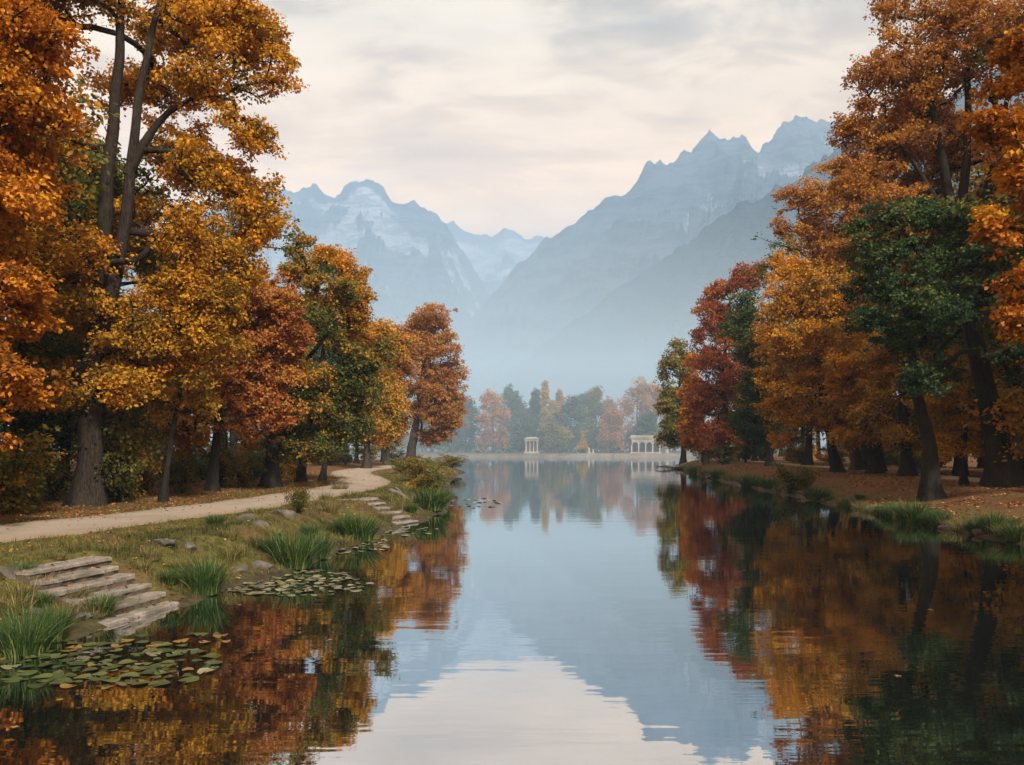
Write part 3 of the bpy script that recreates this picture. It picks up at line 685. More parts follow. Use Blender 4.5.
SHADE = stone_mat('stone_inside_shade', (0.07, 0.055, 0.05), (0.13, 0.10, 0.09), .2, .5)  # darkened wall stone, shade inside pavilion and arcade put into the colour
ROOF = stone_mat('roof_slate', (0.20, 0.17, 0.16), (0.33, 0.28, 0.25), .3, 1)
WOOD = bark_mat('wood_grey', (0.09, 0.075, 0.06), (0.32, 0.27, 0.21), .1)
def tint_mat(name, cols, rough=.6, trans=.25, spec=.25):
    m, nt, out = new_mat(name)
    a = N(nt, 'ShaderNodeAttribute', attribute_name='tint', attribute_type='GEOMETRY').outputs['Fac']
    k = len(cols)
    c = ramp(nt, a, [(0.05 + 0.9 * i / (k - 1), cc) for i, cc in enumerate(cols)])
    d = N(nt, 'ShaderNodeBsdfPrincipled', {'Base Color': c, 'Roughness': rough, 'Specular IOR Level': spec})
    t = N(nt, 'ShaderNodeBsdfTranslucent', {'Color': c})
    x = N(nt, 'ShaderNodeMixShader', {0: trans, 1: d.outputs[0], 2: t.outputs[0]})
    nt.links.new(x.outputs[0], out.inputs['Surface'])
    return m
SEDGE = tint_mat('sedge_green', [(0.014, 0.036, 0.010), (0.035, 0.085, 0.02), (0.075, 0.14, 0.032), (0.22, 0.23, 0.08)])
SEDGEY = tint_mat('sedge_dry', [(0.06, 0.06, 0.02), (0.14, 0.13, 0.035), (0.26, 0.21, 0.07), (0.34, 0.27, 0.12)])
GRASS = tint_mat('grass_blades', [(0.036, 0.048, 0.010), (0.085, 0.09, 0.018), (0.15, 0.13, 0.03), (0.26, 0.185, 0.068)])
LITTER = tint_mat('fallen_leaf', [(0.08, 0.03, 0.015), (0.24, 0.08, 0.025), (0.36, 0.16, 0.035), (0.42, 0.28, 0.10)], .7, .1)

# ------------------------------------------------------------------ grass blades, sedge, litter
def blades(mb, base, rng, h, w, lean, tint, segs=3, curl=.5):
    M = len(base); h = np.broadcast_to(h, (M,)); w = np.broadcast_to(w, (M,))
    az = np.arctan2(lean[:, 1], lean[:, 0]); L = np.linalg.norm(lean, axis=1)
    fc = az + np.pi / 2 + rng.normal(scale=.5, size=M)
    sx, sy = np.cos(fc), np.sin(fc)
    rows = []
    for i in range(segs + 1):
        t = i / segs
        out = L * (t ** 1.7)
        z = h * (t - curl * np.clip(L, 0, 1.2) * t ** 3 * .55)
        cx = base[:, 0] + np.cos(az) * out * h; cy = base[:, 1] + np.sin(az) * out * h
        ww = w * (1 - .92 * t ** 1.6) * .5
        rows.append(np.stack([np.stack([cx - sx * ww, cy - sy * ww, base[:, 2] + z], -1), np.stack([cx + sx * ww, cy + sy * ww, base[:, 2] + z], -1)], 1))
    V = np.stack(rows, 1).reshape(M, -1, 3); nv = V.shape[1]
    f = np.array([[2 * i, 2 * i + 1, 2 * i + 3, 2 * i + 2] for i in range(segs)])
    Fc = (np.arange(M)[:, None, None] * nv + f[None]).reshape(-1, 4)
    mb.add(V.reshape(-1, 3), Fc, 0, True, np.repeat(np.clip(tint, .01, 1), segs))
def sedge_mesh(seed, n=620, H=.95, R=.30, spread=.75):
    rng = np.random.default_rng(seed); mb = MB()
    a = rng.uniform(0, 6.28, n); r = R * np.sqrt(rng.random(n))
    base = np.stack([r * np.cos(a), r * np.sin(a), np.full(n, -.05)], -1)
    l = (spread * rng.uniform(.1, 1.25, n) * (.45 + .55 * r / R))[:, None] * np.stack([np.cos(a + rng.normal(scale=.5, size=n)), np.sin(a + rng.normal(scale=.5, size=n))], -1)
    blades(mb, base, rng, H * rng.uniform(.4, 1.15, n), rng.uniform(.012, .026, n), l, np.where(rng.random(n) < .16, rng.uniform(.75, 1, n), .75 * rng.beta(2, 2.4, n)), 5, .8)
    return mb.build('sedge_clump')
SM = [sedge_mesh(s) for s in (1, 2, 3)]
SMD = [sedge_mesh(7, 260, .8, .34, .9)]
for me in SM: me.materials.append(SEDGE)
SMD[0].materials.append(SEDGEY)
def sedge(px, py, sc, label, me=None, group=None, i=[0], wide=1.0):
    p = at(px, py); i[0] += 1
    o = link('sedge_clump', me or SM[i[0] % 3], SEDGE, loc=(p[0], p[1], max(p[2], -.02)), rz=i[0] * 1.7)
    o.scale = (sc * wide, sc * wide, sc)
    return tag(o, label, 'grass clump', group)
sedge(24, 655, .78, 'big sedge clump below the stone steps at the near waterline, pale arching blades', wide=1.25)
sedge(52, 640, .62, 'smaller sedge tuft beside the big clump below the stone steps')
sedge(204, 592, .86, 'round bright green sedge clump just past the foot of the wide stone steps', wide=1.2)
sedge(294, 566, 1.05, 'largest sedge clump, standing behind the long mat of lily pads', wide=1.3)
sedge(318, 558, .85, 'sedge clump growing against the far side of the largest one', wide=1.1)
sedge(358, 540, 1.0, 'dark green sedge clump in front of the farther stone steps', wide=1.5)
sedge(345, 536, .8, 'short sedge tuft hugging the dark green clump by the farther steps', wide=1.2)
sedge(430, 509, 1.25, 'dark sedge clump under the round bushes at the waterline past the farther steps', wide=1.5)
sedge(440, 505, 1.0, 'sedge tuft at the very water edge beside the round bushes', wide=1.3)
sedge(750, 487, 1.1, 'broad low sedge clump on the leaf covered bank, farthest of the three big ones', wide=2.0)
sedge(817, 499, .8, 'broad low sedge clump between the greyish shrub and the trunks', wide=2.4)
sedge(914, 521, 1.0, 'sedge clump at the waterline in front of the dark green tree', wide=1.7)
sedge(892, 517, .7, 'small sedge tuft at the waterline among stones', wide=1.5)
sedge(992, 531, .8, 'nearest sedge clump of the leaf covered bank, at the very end of it', wide=1.3)
for q, (a, b, s) in enumerate([(705, 476, 1.2), (718, 479, 1.2), (735, 482, .9), (770, 488, .9), (690, 472, 1.1), (940, 525, .6), (962, 530, .6), (850, 507, .5), (870, 512, .5), (830, 503, .45), (860, 509, .6), (882, 514, .5), (902, 519, .55), (928, 523, .5), (950, 528, .5), (975, 532, .5), (1005, 536, .6), (1018, 540, .7), (842, 505, .5), (760, 487, .8), (728, 480, .9), (695, 474, 1.1), (780, 491, .7), (938, 518, .4), (975, 523, .4), (1010, 528, .45), (900, 508, .4), (860, 500, .4)]):
    sedge(a, b, s, 'low sedge tuft along the waterline of the leaf covered bank', SM[q % 3] if q % 2 else SMD[0], 'low tufts along the leaf covered bank', wide=1.6)
for q, (a, b, s) in enumerate([(62, 622, .5), (92, 618, .45), (255, 545, .5), (240, 555, .45), (330, 512, .6), (385, 520, .6), (275, 540, .6), (395, 512, .7), (405, 505, .7), (150, 560, .4), (230, 540, .4), (345, 545, .5), (20, 600, .45), (325, 500, .5)]):
    sedge(a, b, s, 'dry yellowish grass tuft on the slope between path and water', SMD[0], 'dry tufts on the grassy bank', wide=1.3)

for q, (a, b, s) in enumerate([(22, 577, .3), (45, 588, .34), (75, 600, .36), (100, 615, .4), (112, 552, .26), (140, 570, .28), (168, 585, .32), (60, 560, .2), (15, 612, .42), (40, 606, .3), (300, 500, .5), (255, 515, .4), (215, 525, .35), (175, 532, .3), (130, 538, .3), (310, 535, .4), (228, 560, .4), (180, 570, .36), (270, 552, .45), (350, 498, .5), (385, 500, .5), (410, 512, .5), (340, 490, .6)]):
    sedge(a, b, s, 'short ragged tuft of drying grass on the bank by the stone steps and path', SMD[0] if q % 3 else SM[q % 2], 'ragged tufts on the grassy bank', wide=1.7)
def scatter(n, x0, x1, y0, y1, rng, pw=2.2):
    y = y0 + (y1 - y0) * rng.random(n) ** pw; x = rng.uniform(x0, x1, n) 
    return x, y
def path_d(x, y): return np.minimum(seg_dist(x, y, PATH, False), seg_dist(x, y, PATHR, False))
def in_stairs(x, y, pad=.1):
    r = np.zeros(x.shape, bool)
    for o, u, z in (ST1, ST2):
        v = np.array([u[1], -u[0]])
        a = (x - o[0]) * u[0] + (y - o[1]) * u[1]; b = (x - o[0]) * v[0] + (y - o[1]) * v[1]
        r |= (np.abs(a) < 1.05 + pad) & (b > -.3 - pad) & (b < 1.9 + pad)
    return r
rng = np.random.default_rng(77)
gb = MB()
x, y = scatter(330000, -15, -2.5, 9, 62, rng, 1.9)
s = shore(x, y); pdist = path_d(x, y)
cl = .5 + .9 * fbm(x * .8, y * .8, 3)
edge = (pdist > 1.45 + .2 * noise(x * 2, y * 2))
onbank = x > np.interp(y, PATH[:, 1], PATH[:, 0])
k = (s > .12) & edge & ~in_stairs(x, y) & (rng.random(len(x)) < np.clip(cl, .06, 1) * np.where(onbank, 1, .22) * sstep(1.35, 2.0, pdist))
x, y = x[k], y[k]; z = land(x, y) - .01; M = len(x)
far = 1 + .5 * sstep(20, 50, y)
blades(gb, np.stack([x, y, z], -1), rng, rng.uniform(.05, .15, M) * (1 + .9 * np.clip(fbm(x * .5 + 9, y * .5, 2), 0, 1)), .011 * far * rng.uniform(.7, 1.5, M), rng.normal(scale=.55, size=(M, 2)),
       .38 + .5 * fbm(x * .45 + 5, y * .45, 3) + rng.normal(scale=.16, size=M), 2)
x, y = scatter(26000, 14, 30, 22, 90, rng, 1.6)
s = shore(x, y); k = (s > .1) & (path_d(x, y) > 1.2) & (rng.random(len(x)) < np.clip(.15 + .8 * fbm(x * .5, y * .5, 3) - .12 * s, .02, 1)); x, y = x[k], y[k]; M = len(x)
blades(gb, np.stack([x, y, land(x, y) - .01], -1), rng, rng.uniform(.08, .22, M), .02 * rng.uniform(.7, 1.5, M), rng.normal(scale=.55, size=(M, 2)), .35 + rng.normal(scale=.2, size=M), 2)
tag(link('grass', gb.build('grass'), GRASS), 'short grass growing on the lake banks', 'grass', kind='stuff')

lb = MB()
def litter(x, y, size, rng, up=.02, zz=None):
    M = len(x); z = (land(x, y) if zz is None else zz) + up * rng.uniform(.4, 1.6, M)
    a = rng.uniform(0, 6.28, M); L = size * rng.uniform(.6, 1.4, M); W = L * rng.uniform(.5, .85, M) * .5
    n = np.stack([rng.normal(scale=.3, size=M), rng.normal(scale=.3, size=M), np.ones(M)], -1); n /= np.linalg.norm(n, axis=1, keepdims=True)
    d = np.stack([np.cos(a), np.sin(a), np.zeros(M)], -1); d -= n * (d * n).sum(1, keepdims=True); sd = np.cross(n, d)
    p = np.stack([x, y, z], -1); L = L[:, None] * .5; W = W[:, None]
    cu = rng.uniform(0, .35, (M, 1)) * L
    v = np.stack([p - d * L, p - d * L * .2 + sd * W, p + d * L * .5 + sd * W * .75 + n * cu, p + d * L + n * cu * 1.2, p + d * L * .5 - sd * W * .75 + n * cu, p - d * L * .2 - sd * W], 1).reshape(-1, 3)
    lb.add(v, np.arange(M * 6).reshape(M, 6), 0, False, np.clip(rng.beta(2, 2, M), .02, 1))
x, y = scatter(60000, -22, -3, 10, 75, rng, 1.7)
s = shore(x, y); pdist = path_d(x, y); onbank = x > np.interp(y, PATH[:, 1], PATH[:, 0])
pr = np.where(onbank, .10 + .45 * np.clip(fbm(x * .6 + 3, y * .6, 3), 0, 1), .75) * np.where(pdist < 1.35, .12 + .35 * sstep(.9, 1.35, pdist), 1)
k = (s > .05) & (rng.random(len(x)) < pr) & ~in_stairs(x, y, 0); x, y = x[k], y[k]
pz = land(x, y) + np.where(path_d(x, y) < 1.25, .055, 0)
litter(x, y, .085, rng, .02, pz)
x, y = scatter(85000, 14, 38, 20, 95, rng, 1.5)
s = shore(x, y); pdist = path_d(x, y)
k = (s > .05) & (rng.random(len(x)) < np.clip(.35 + 1.3 * fbm(x * .4, y * .4, 3), .08, 1) * np.where(pdist < 1.1, .15, 1)); x, y = x[k], y[k]
litter(x, y, .12, rng, .025, land(x, y) + np.where(path_d(x, y) < 1, .055, 0))

# ------------------------------------------------------------------ shrubs
def shrub_mesh(seed, n=3000, H=1.5, R=1.0, size=.078, nst=9):
    rng = np.random.default_rng(seed); mb = MB(); C = []
    for i in range(nst):
        a = rng.uniform(0, 6.28); r = R * rng.uniform(.25, .85); h = H * rng.uniform(.55, 1.0)
        p = catmull(np.array([(0, 0, -.1), (.3 * r * math.cos(a), .3 * r * math.sin(a), .45 * h), (r * math.cos(a), r * math.sin(a), h)]), .2)
        mb.tube(p, np.linspace(.022, .006, len(p)), 4, 1)
        for j in range(5):
            q = p[int(len(p) * rng.uniform(.3, .99))]; C.append(q + rng.normal(scale=.16 * R, size=3) * np.array([1, 1, .7]))
    C = np.array(C); C[:, 2] = np.maximum(C[:, 2], .12)
    t = np.clip(.5 + .15 * rng.normal(size=len(C)), .03, .97)
    leaves(mb, C, rng, np.full(len(C), .27 * R) * rng.uniform(.7, 1.3, len(C)), n // len(C), size, t, .3, .6)
    return mb.build('shrub')
SH = {}
def shrub_get(leaf, v):
    if (leaf, v) not in SH:
        me = shrub_mesh(300 + v + 10 * len(SH)); me.materials.append(LEAF[leaf]); me.materials.append(BARKD); SH[(leaf, v)] = me
    return SH[(leaf, v)]
def shrub(x, y, w, h, leaf, label, group=None, v=0, name='shrub', z=None):
    o = link(name, shrub_get(leaf, v), LEAF[leaf], loc=(x, y, gz(x, y) if z is None else z), rz=float(RNG.uniform(0, 6.28)))
    o.scale = (w, w, h); return tag(o, label, 'shrub', group)
def shrub_px(px, Y, w, h, leaf, label, v=0, group=None):
    return shrub((px - CX) / F * Y, Y, w, h, leaf, label, group, v)
shrub_px(128, 33, 1.3, 1.45, 'yellow', 'yellow green shrub beside the foot of the tall plane tree', 1)
shrub_px(148, 36, 1.2, 1.2, 'mixed', 'half green shrub between the plane tree and the thin young tree')
shrub_px(292, 50, 1.2, 1.3, 'yellow', 'yellow shrub at the wood edge between two dark trunks near the bend', 2)
shrub_px(183, 37, 1.3, 1.3, 'under', 'dull green shrub between thin young tree and red maple', 1)
shrub_px(243, 42, 1.3, 1.3, 'mixed', 'greenish shrub between red maple and dark lime tree')
shrub_px(20, 28.5, 1.4, 1.25, 'under', 'dull olive brown shrub at the wood edge before the plane tree', 1)
shrub_px(52, 31, 1.3, 1.3, 'under', 'dull olive shrub touching the near side of the plane tree', 2)
# round bushes on the point
for q, (px, py, w, h, lf, lab) in enumerate([(402, 474, 1.4, .8, 'olive', 'low olive bush inside the bend of the path, where the point begins'), (422, 482, 1.7, 1.1, 'mixed', 'rounded yellow green bush on the point above the dark sedge'),
    (437, 489, 1.3, 1.15, 'olive', 'tall rounded olive bush at the water edge of the point'), (419, 493, .9, .6, 'amber', 'small orange bush below the rounded yellow green one'), (436, 471, 2.0, .8, 'olive', 'flat olive bush along the crest of the point'),
    (452, 468, 2.6, 1.0, 'mixed', 'broad low bush at the outer tip of the point'), (461, 468, 1.9, .8, 'olive', 'last low bush hanging over the water at the tip'), (412, 468, 1.8, .7, 'under', 'low brownish bush beside the path near the lone plane tree'), (428, 500, 1.2, .9, 'under', 'dark bush right above the waterline clump of sedge')]):
    p = at(px, py); shrub(p[0], p[1], w, h, lf, lab, None, q % 3)
p = at(790, 494); shrub(p[0], p[1], 1.9, 1.25, 'under', 'greyish round shrub at the waterline of the leaf covered bank', None, 1)
p = at(806, 490); shrub(p[0], p[1], 1.0, .9, 'under', 'small greyish shrub leaning against the round one', None, 2)
p = at(672, 469); shrub(p[0], p[1], 2.2, .7, 'under', 'dark low bush at the far tip of the leaf covered bank', None, 0)
p = at(299, 514); shrub(p[0], p[1], .55, .62, 'under', 'wiry little bush with bare stems on the slope above the sedge', None, 2)
for q, (x, y) in enumerate([(27.5, 112), (30, 118), (33, 124), (28.5, 126), (35, 132), (31, 136), (38, 142), (26.5, 104), (29, 106), (34, 116)]):
    shrub(x, y, 2.6, 1.7 + .2 * (q % 3), ['under', 'olive', 'green'][q % 3], 'dark bush under the trees at the far end of the leaf covered bank', 'bushes at the far end of the leafy bank', q % 3)
for q, (x, y) in enumerate([(-20, 138), (-24, 142), (-28, 134), (-17, 134), (-22, 130), (-33, 150), (-38, 156)]):
    shrub(x, y, 2.8, 1.6 + .2 * (q % 3), ['under', 'olive', 'green'][q % 3], 'dark bush behind the lone plane tree where the path leaves the lake', 'bushes where the path leaves the lake', q % 3)
UL = []
for i in range(64):
    y = 16 + 100 * RNG.random() ** 1.3; pxx = float(np.interp(y, PATH[:, 1], PATH[:, 0]))
    x = pxx - 3.4 - RNG.uniform(0, 11) - .03 * y
    lf = ['under', 'under', 'green', 'olive', 'mixed'][int(RNG.integers(5))]
    shrub(x, y, float(RNG.uniform(1.2, 2.3)), float(RNG.uniform(.8, 1.9)), lf, f'{dict(under="brownish green", green="dark green", olive="olive", mixed="half yellow")[lf]} undergrowth shrub among the trunks beyond the path', f'{lf} undergrowth shrubs beyond the path', int(RNG.integers(3)))
for i in range(46):
    y = 30 + 90 * RNG.random() ** 1.1; pxx = float(np.interp(y, PATHR[:, 1], PATHR[:, 0]))
    x = pxx + 2.6 + RNG.uniform(0, 12)
    lf = ['under', 'under', 'green', 'olive', 'amber'][int(RNG.integers(5))]
    shrub(x, y, float(RNG.uniform(1.3, 2.4)), float(RNG.uniform(.8, 1.9)), lf, f'{dict(under="brownish green", green="dark green", olive="olive", amber="amber")[lf]} undergrowth shrub behind the leaf covered bank', f'{lf} undergrowth shrubs behind the leafy bank', int(RNG.integers(3)))

# ------------------------------------------------------------------ stone stairs
def slab(mb, c, u, v, L, Wd, z0, z1, rng, n=6, wob=.007):
    """one rough slab along u"""
    t = np.linspace(-L / 2, L / 2, n)
    j = lambda k=wob: rng.normal(scale=k, size=n)
    def row(off, z): 
        q = c[None] + u[None] * t[:, None] + v[None] * (off + j())[:, None]
        return np.stack([q[:, 0], q[:, 1], z + j(wob * .6)], -1)
    e = .018
    R = [row(-Wd / 2, z0), row(-Wd / 2, z1 - e), row(-Wd / 2 + e, z1), row(Wd / 2 - e, z1), row(Wd / 2, z1 - e), row(Wd / 2, z0)]
    V = np.stack(R, 1); m = len(R)
    f = [(a * m + b, (a + 1) * m + b, (a + 1) * m + (b + 1) % m, a * m + (b + 1) % m) for a in range(n - 1) for b in range(m)]
    mb.add(V.reshape(-1, 3), f)
    caps = np.concatenate([V[0], V[-1]]); 
    mb.add(caps, [tuple(range(m)), tuple(range(2 * m - 1, m - 1, -1))])
def stairs(ST, label, seed, n=6, run=.31, rise=.165, L=2.0):
    o, u, z = ST; v = np.array([u[1], -u[0]]); rng = np.random.default_rng(seed)
    r = empty('stone_steps', (o[0], o[1], 0)); tag(r, label, 'steps')
    O = np.zeros(2)
    for i in range(n):
        zt = z - rise * i; c = O + v * run * i + u * rng.normal(scale=.05)
        wd = .44 if i else .56
        l = L * rng.uniform(.95, 1.04) 
        cuts = np.sort(rng.uniform(-.28, .28, rng.integers(1, 3))) * l if i != 4 else np.array([.12 * l])
        ed = np.concatenate([[-l / 2], cuts, [l / 2]])
        for a0, a1 in zip(ed[:-1], ed[1:]):
            if a1 - a0 < .18: continue
            tb = MB(); uu = u + v * rng.normal(scale=.008); slab(tb, c + u * (a0 + a1) / 2 - v * (.04 + rng.normal(scale=.012)), uu, v, a1 - a0 - .014, wd, zt - .075, zt + rng.normal(scale=.008), rng, 6, .006)
            link('step', tb.build('step'), STONE, r)
        if True:
            rb = MB(); slab(rb, c - v * .052, u, v, l * .985, wd - .022, zt - .5, zt - .068, rng, 16, .02)
            link('riser', rb.build('riser'), RUBBLE, r)
    return r
def step_leaves():
    r = np.random.default_rng(3)
    for (o, u, z), run, n in ((ST1, .31, 70), (ST2, .40, 40)):
        v = np.array([u[1], -u[0]]); i = r.integers(0, 6, n); a = r.uniform(-.95, .95, n); c = r.uniform(-.14, .12, n) + run * i
        q = o[None] + u[None] * a[:, None] + v[None] * c[:, None]
        litter(q[:, 0], q[:, 1], .08, r, .012, z - .165 * i)
step_leaves()
tag(link('fallen_leaves', lb.build('fallen_leaves'), LITTER), 'brown and orange fallen leaves strewn over banks and path', 'leaves', kind='stuff')
stairs(ST1, 'wide weathered stone steps leading from the path down into the water, nearest flight', 5)
stairs(ST2, 'smaller looking flight of stone steps farther along the grassy bank', 6, run=.40)

# ------------------------------------------------------------------ rocks, log
def rock_mesh(seed, flat=.5):
    import bmesh
    rng = np.random.default_rng(seed); bm = bmesh.new(); bmesh.ops.create_icosphere(bm, subdivisions=3, radius=1)
    cuts = rng.normal(size=(9, 3)); cuts /= np.linalg.norm(cuts, axis=1, keepdims=True); dd = rng.uniform(.55, .9, 9)
    for v_ in bm.verts:
        p = np.array(v_.co)
        for cdir, d0 in zip(cuts, dd):
            h = p @ cdir - d0
            if h > 0: p = p - cdir * h * .92
        p *= 1 + .05 * float(noise(p[0] * 3 + seed, p[1] * 3 + p[2] * 2))
        v_.co = p * np.array([1, .75, flat])
    me = bpy.data.meshes.new('rock'); bm.to_mesh(me); bm.free(); me.materials.append(ROCK)
    return me
RK = [rock_mesh(s, f) for s, f in ((1, .5), (2, .35), (3, .6), (4, .3))]
def rock(px, py, s, label, v=0, group=None, sink=.15):
    p = at(px, py); o = link('rock', RK[v % 4], ROCK, loc=(p[0], p[1], p[2] + s * (.12 - sink)), rz=float(RNG.uniform(0, 6.28)))
    o.scale = (s, s, s); o.rotation_euler = (float(RNG.normal(scale=.12)), float(RNG.normal(scale=.12)), o.rotation_euler[2])
    return tag(o, label, 'rock', group)
rock(165, 544, .42, 'flat pale rock on the slope above the round sedge clump', 3)
rock(190, 548, .22, 'small rock beside the flat pale one on the slope', 0)
rock(262, 526, .45, 'dark flat rock on the slope above the largest sedge clump', 1)
rock(247, 520, .35, 'dark rock next to the path below the red maple', 2)
rock(262, 568, .32, 'mossy rock between the two big sedge clumps', 0)
rock(240, 572, .25, 'little rock behind the round sedge clump', 2)
rock(285, 516, .4, 'dark rock under the wiry little bush', 2)
rock(70, 618, .3, 'mossy rock beside the lowest of the wide stone steps', 0)
rock(92, 612, .26, 'round stone under the edge of the wide steps', 2)
rock(325, 545, .25, 'grey stone at the waterline before the dark green sedge', 2)
rock(340, 542, .2, 'small grey stone near the waterline before the dark green sedge', 0)
rock(8, 575, .3, 'mossy stone above the near sedge clump, next to the steps', 2)
rock(30, 612, .22, 'little stone half under fallen leaves above the near sedge clump', 1)
for q in range(34):
    Y = 25 + 62 * RNG.random() ** 1.1
    xs = float(np.interp(Y, [20, 27, 33, 41, 50, 62, 80, 98], [15.4, 15.6, 15.9, 16.6, 17.1, 17.5, 18.7, 20.8])) + float(RNG.uniform(.1, .8))
    o = link('rock', RK[q % 4], ROCK, loc=(xs, Y, gz(xs, Y) + .03), rz=float(RNG.uniform(0, 6.28))); sc = float(RNG.uniform(.15, .42)); o.scale = (sc * 1.3, sc, sc)
    tag(o, 'grey brown stone at the waterline of the leaf covered bank', 'rock', 'stones along the leaf covered bank')
def log(a, b, r, label):
    pa, pb = at(*a), at(*b); root = MB()
    p = catmull(np.array([pa + [0, 0, .1], (pa + pb) / 2 + [0, 0, .16], pb + [0, 0, .1]]), .2)
    root.tube(p, r * np.linspace(1.1, .6, len(p)), 8)
    m = root.v[-1]; n = len(m); root.add(np.concatenate([m[:8], m[-8:]]), [tuple(range(8)), tuple(range(15, 7, -1))])
    tag(link('log', root.build('log'), WOOD), label, 'log')
log((391, 493), (410, 503), .11, 'grey fallen log lying on the slope above the farther steps')
log((396, 491), (404, 500), .08, 'thinner grey log crossing the fallen one')

# ------------------------------------------------------------------ lily pads, floating leaves
def pad_mesh(seed):
    rng = np.random.default_rng(seed); n = 18
    th = np.linspace(.22, 2 * np.pi - .22, n); r = 1 + .08 * np.sin(3 * th + seed) + rng.normal(scale=.045, size=n)
    ez = .10 * np.sin(2 * th + seed * 2) + .05 + .10 * np.maximum(0, np.sin(th * 1.0 + seed * 2.1)) ** 6
    V = [(0.12, 0, .0)]
    for q, k in ((.6, .15), (1.0, 1.0)):
        V += [(q * a * math.cos(t), q * a * math.sin(t), k * e) for a, t, e in zip(r, th, ez)]
    mb = MB(); mb.add(V, [(0, 1 + i, 2 + i) for i in range(n - 1)], 0, True)
    mb.f[-1] = mb.f[-1]
    me = bpy.data.meshes.new('lily_pad')
    me.from_pydata(V, [], [(0, 1 + i, 2 + i) for i in range(n - 1)] + [(1 + i, 1 + n + i, 2 + n + i, 2 + i) for i in range(n - 1)])
    for p_ in me.polygons: p_.use_smooth = True
    return me
def pad_mat(name, a, b):
    m, nt, out = new_mat(name)
    oi = N(nt, 'ShaderNodeObjectInfo').outputs['Random']
    n1 = noise_t(nt, objco(nt), 2.5, 4)
    c = mixc(nt, oi, a, b); c = mixc(nt, ramp(nt, n1, [(0.5, gry(0)), (.75, gry(.6))]), c, (0.16, 0.11, 0.03))
    princ(nt, out, c, .38, None, .5); return m
PADM = [pad_mat('lily_green', (0.024, 0.046, 0.015), (0.095, 0.115, 0.036)), pad_mat('lily_pale', (0.10, 0.10, 0.05), (0.27, 0.24, 0.14)), pad_mat('lily_yellow', (0.16, 0.10, 0.03), (0.27, 0.14, 0.035))]
PADS = []
for k in range(3):
    row = []
    for s in range(3):
        me = pad_mesh(s + 1); me.materials.append(PADM[k]); row.append(me)
    PADS.append(row)
prng = np.random.default_rng(31)
def pads(cpx, cpy, rx, ry, n, rmin, rmax, kinds, label, group):
    """a drift of pads; centre and half sizes measured on the photograph, each pad kept clear of the others"""
    P0 = []
    tries = 0
    while len(P0) < n and tries < n * 40:
        tries += 1
        q = prng.normal(size=2); q /= np.linalg.norm(q); q *= prng.random() ** .6
        py = cpy + q[1] * ry; px = cpx + q[0] * rx
        Y = CAMZ * F / (py - HZ); X = (px - CX) / F * Y; r = float(prng.uniform(rmin, rmax))
        if float(shore(np.array([X]), np.array([Y]))[0]) > -.05: continue
        if any((X - a) ** 2 + (Y - b) ** 2 < (.66 * (r + c)) ** 2 for a, b, c in P0): continue
        P0.append((X, Y, r))
        k = kinds[int(prng.integers(len(kinds)))]
        o = link('lily_pad', PADS[k][int(prng.integers(3))], PADM[k], loc=(X, Y, .006 + .004 * float(prng.random())), rz=float(prng.uniform(0, 6.28)))
        o.scale = (r, r, r * .8); o.rotation_euler[0] = float(prng.normal(scale=.03)); o.rotation_euler[1] = float(prng.normal(scale=.03))
        tag(o, label, 'lily pad', group)
pads(95, 664, 125, 25, 130, .05, .14, [0, 0, 0, 0, 0, 0, 0, 0, 1, 2], 'lily pad in the near drift below the stone steps', 'near drift of lily pads')
pads(180, 640, 55, 10, 10, .06, .12, [0, 0, 2], 'lily pad floating loose on the dark water off the stone steps', 'loose lily pads off the steps')
pads(292, 583, 80, 14, 120, .05, .13, [1, 1, 1, 0], 'pale lily pad in the long drift beside the largest sedge clump', 'long drift of pale lily pads')
pads(345, 545, 50, 9, 30, .08, .15, [1, 0], 'pale lily pad off the dark green sedge clump', 'lily pads off the dark green sedge')
pads(400, 532, 45, 5, 22, .08, .16, [1, 1, 0], 'pale lily pad at the foot of the farther stone steps', 'lily pads by the farther steps')
pads(475, 503, 32, 5, 22, .12, .26, [1, 1, 0], 'pale lily pad off the dark waterline bushes of the point', 'lily pads off the point')
LF = []
for s in range(3):
    th = np.linspace(0, 2 * np.pi, 10, endpoint=False); r = np.where(np.arange(10) % 2 == 0, 1, .55) * np.random.default_rng(s).uniform(.8, 1.1, 10)
    me = bpy.data.meshes.new('floating_leaf'); me.from_pydata([(0, 0, .05)] + [(a * math.cos(t), a * math.sin(t), .06 * math.sin(2 * t + s)) for a, t in zip(r, th)], [], [(0, 1 + i, 1 + (i + 1) % 10) for i in range(10)])
    me.materials.append(PADM[2]); LF.append(me)
for q, (px, py) in enumerate([(14, 727), (985, 592), (898, 676), (150, 610), (60, 700), (210, 664), (330, 640), (240, 605), (130, 622), (100, 630), (950, 560), (1005, 570), (930, 610), (840, 560)]):
    Y = CAMZ * F / (py - HZ); o = link('floating_leaf', LF[q % 3], PADM[2], loc=((px - CX) / F * Y, Y, .006), rz=q * 1.3); o.scale = (.06,) * 3
    tag(o, 'yellow brown fallen leaf floating on the dark water', 'floating leaf', 'floating leaves')

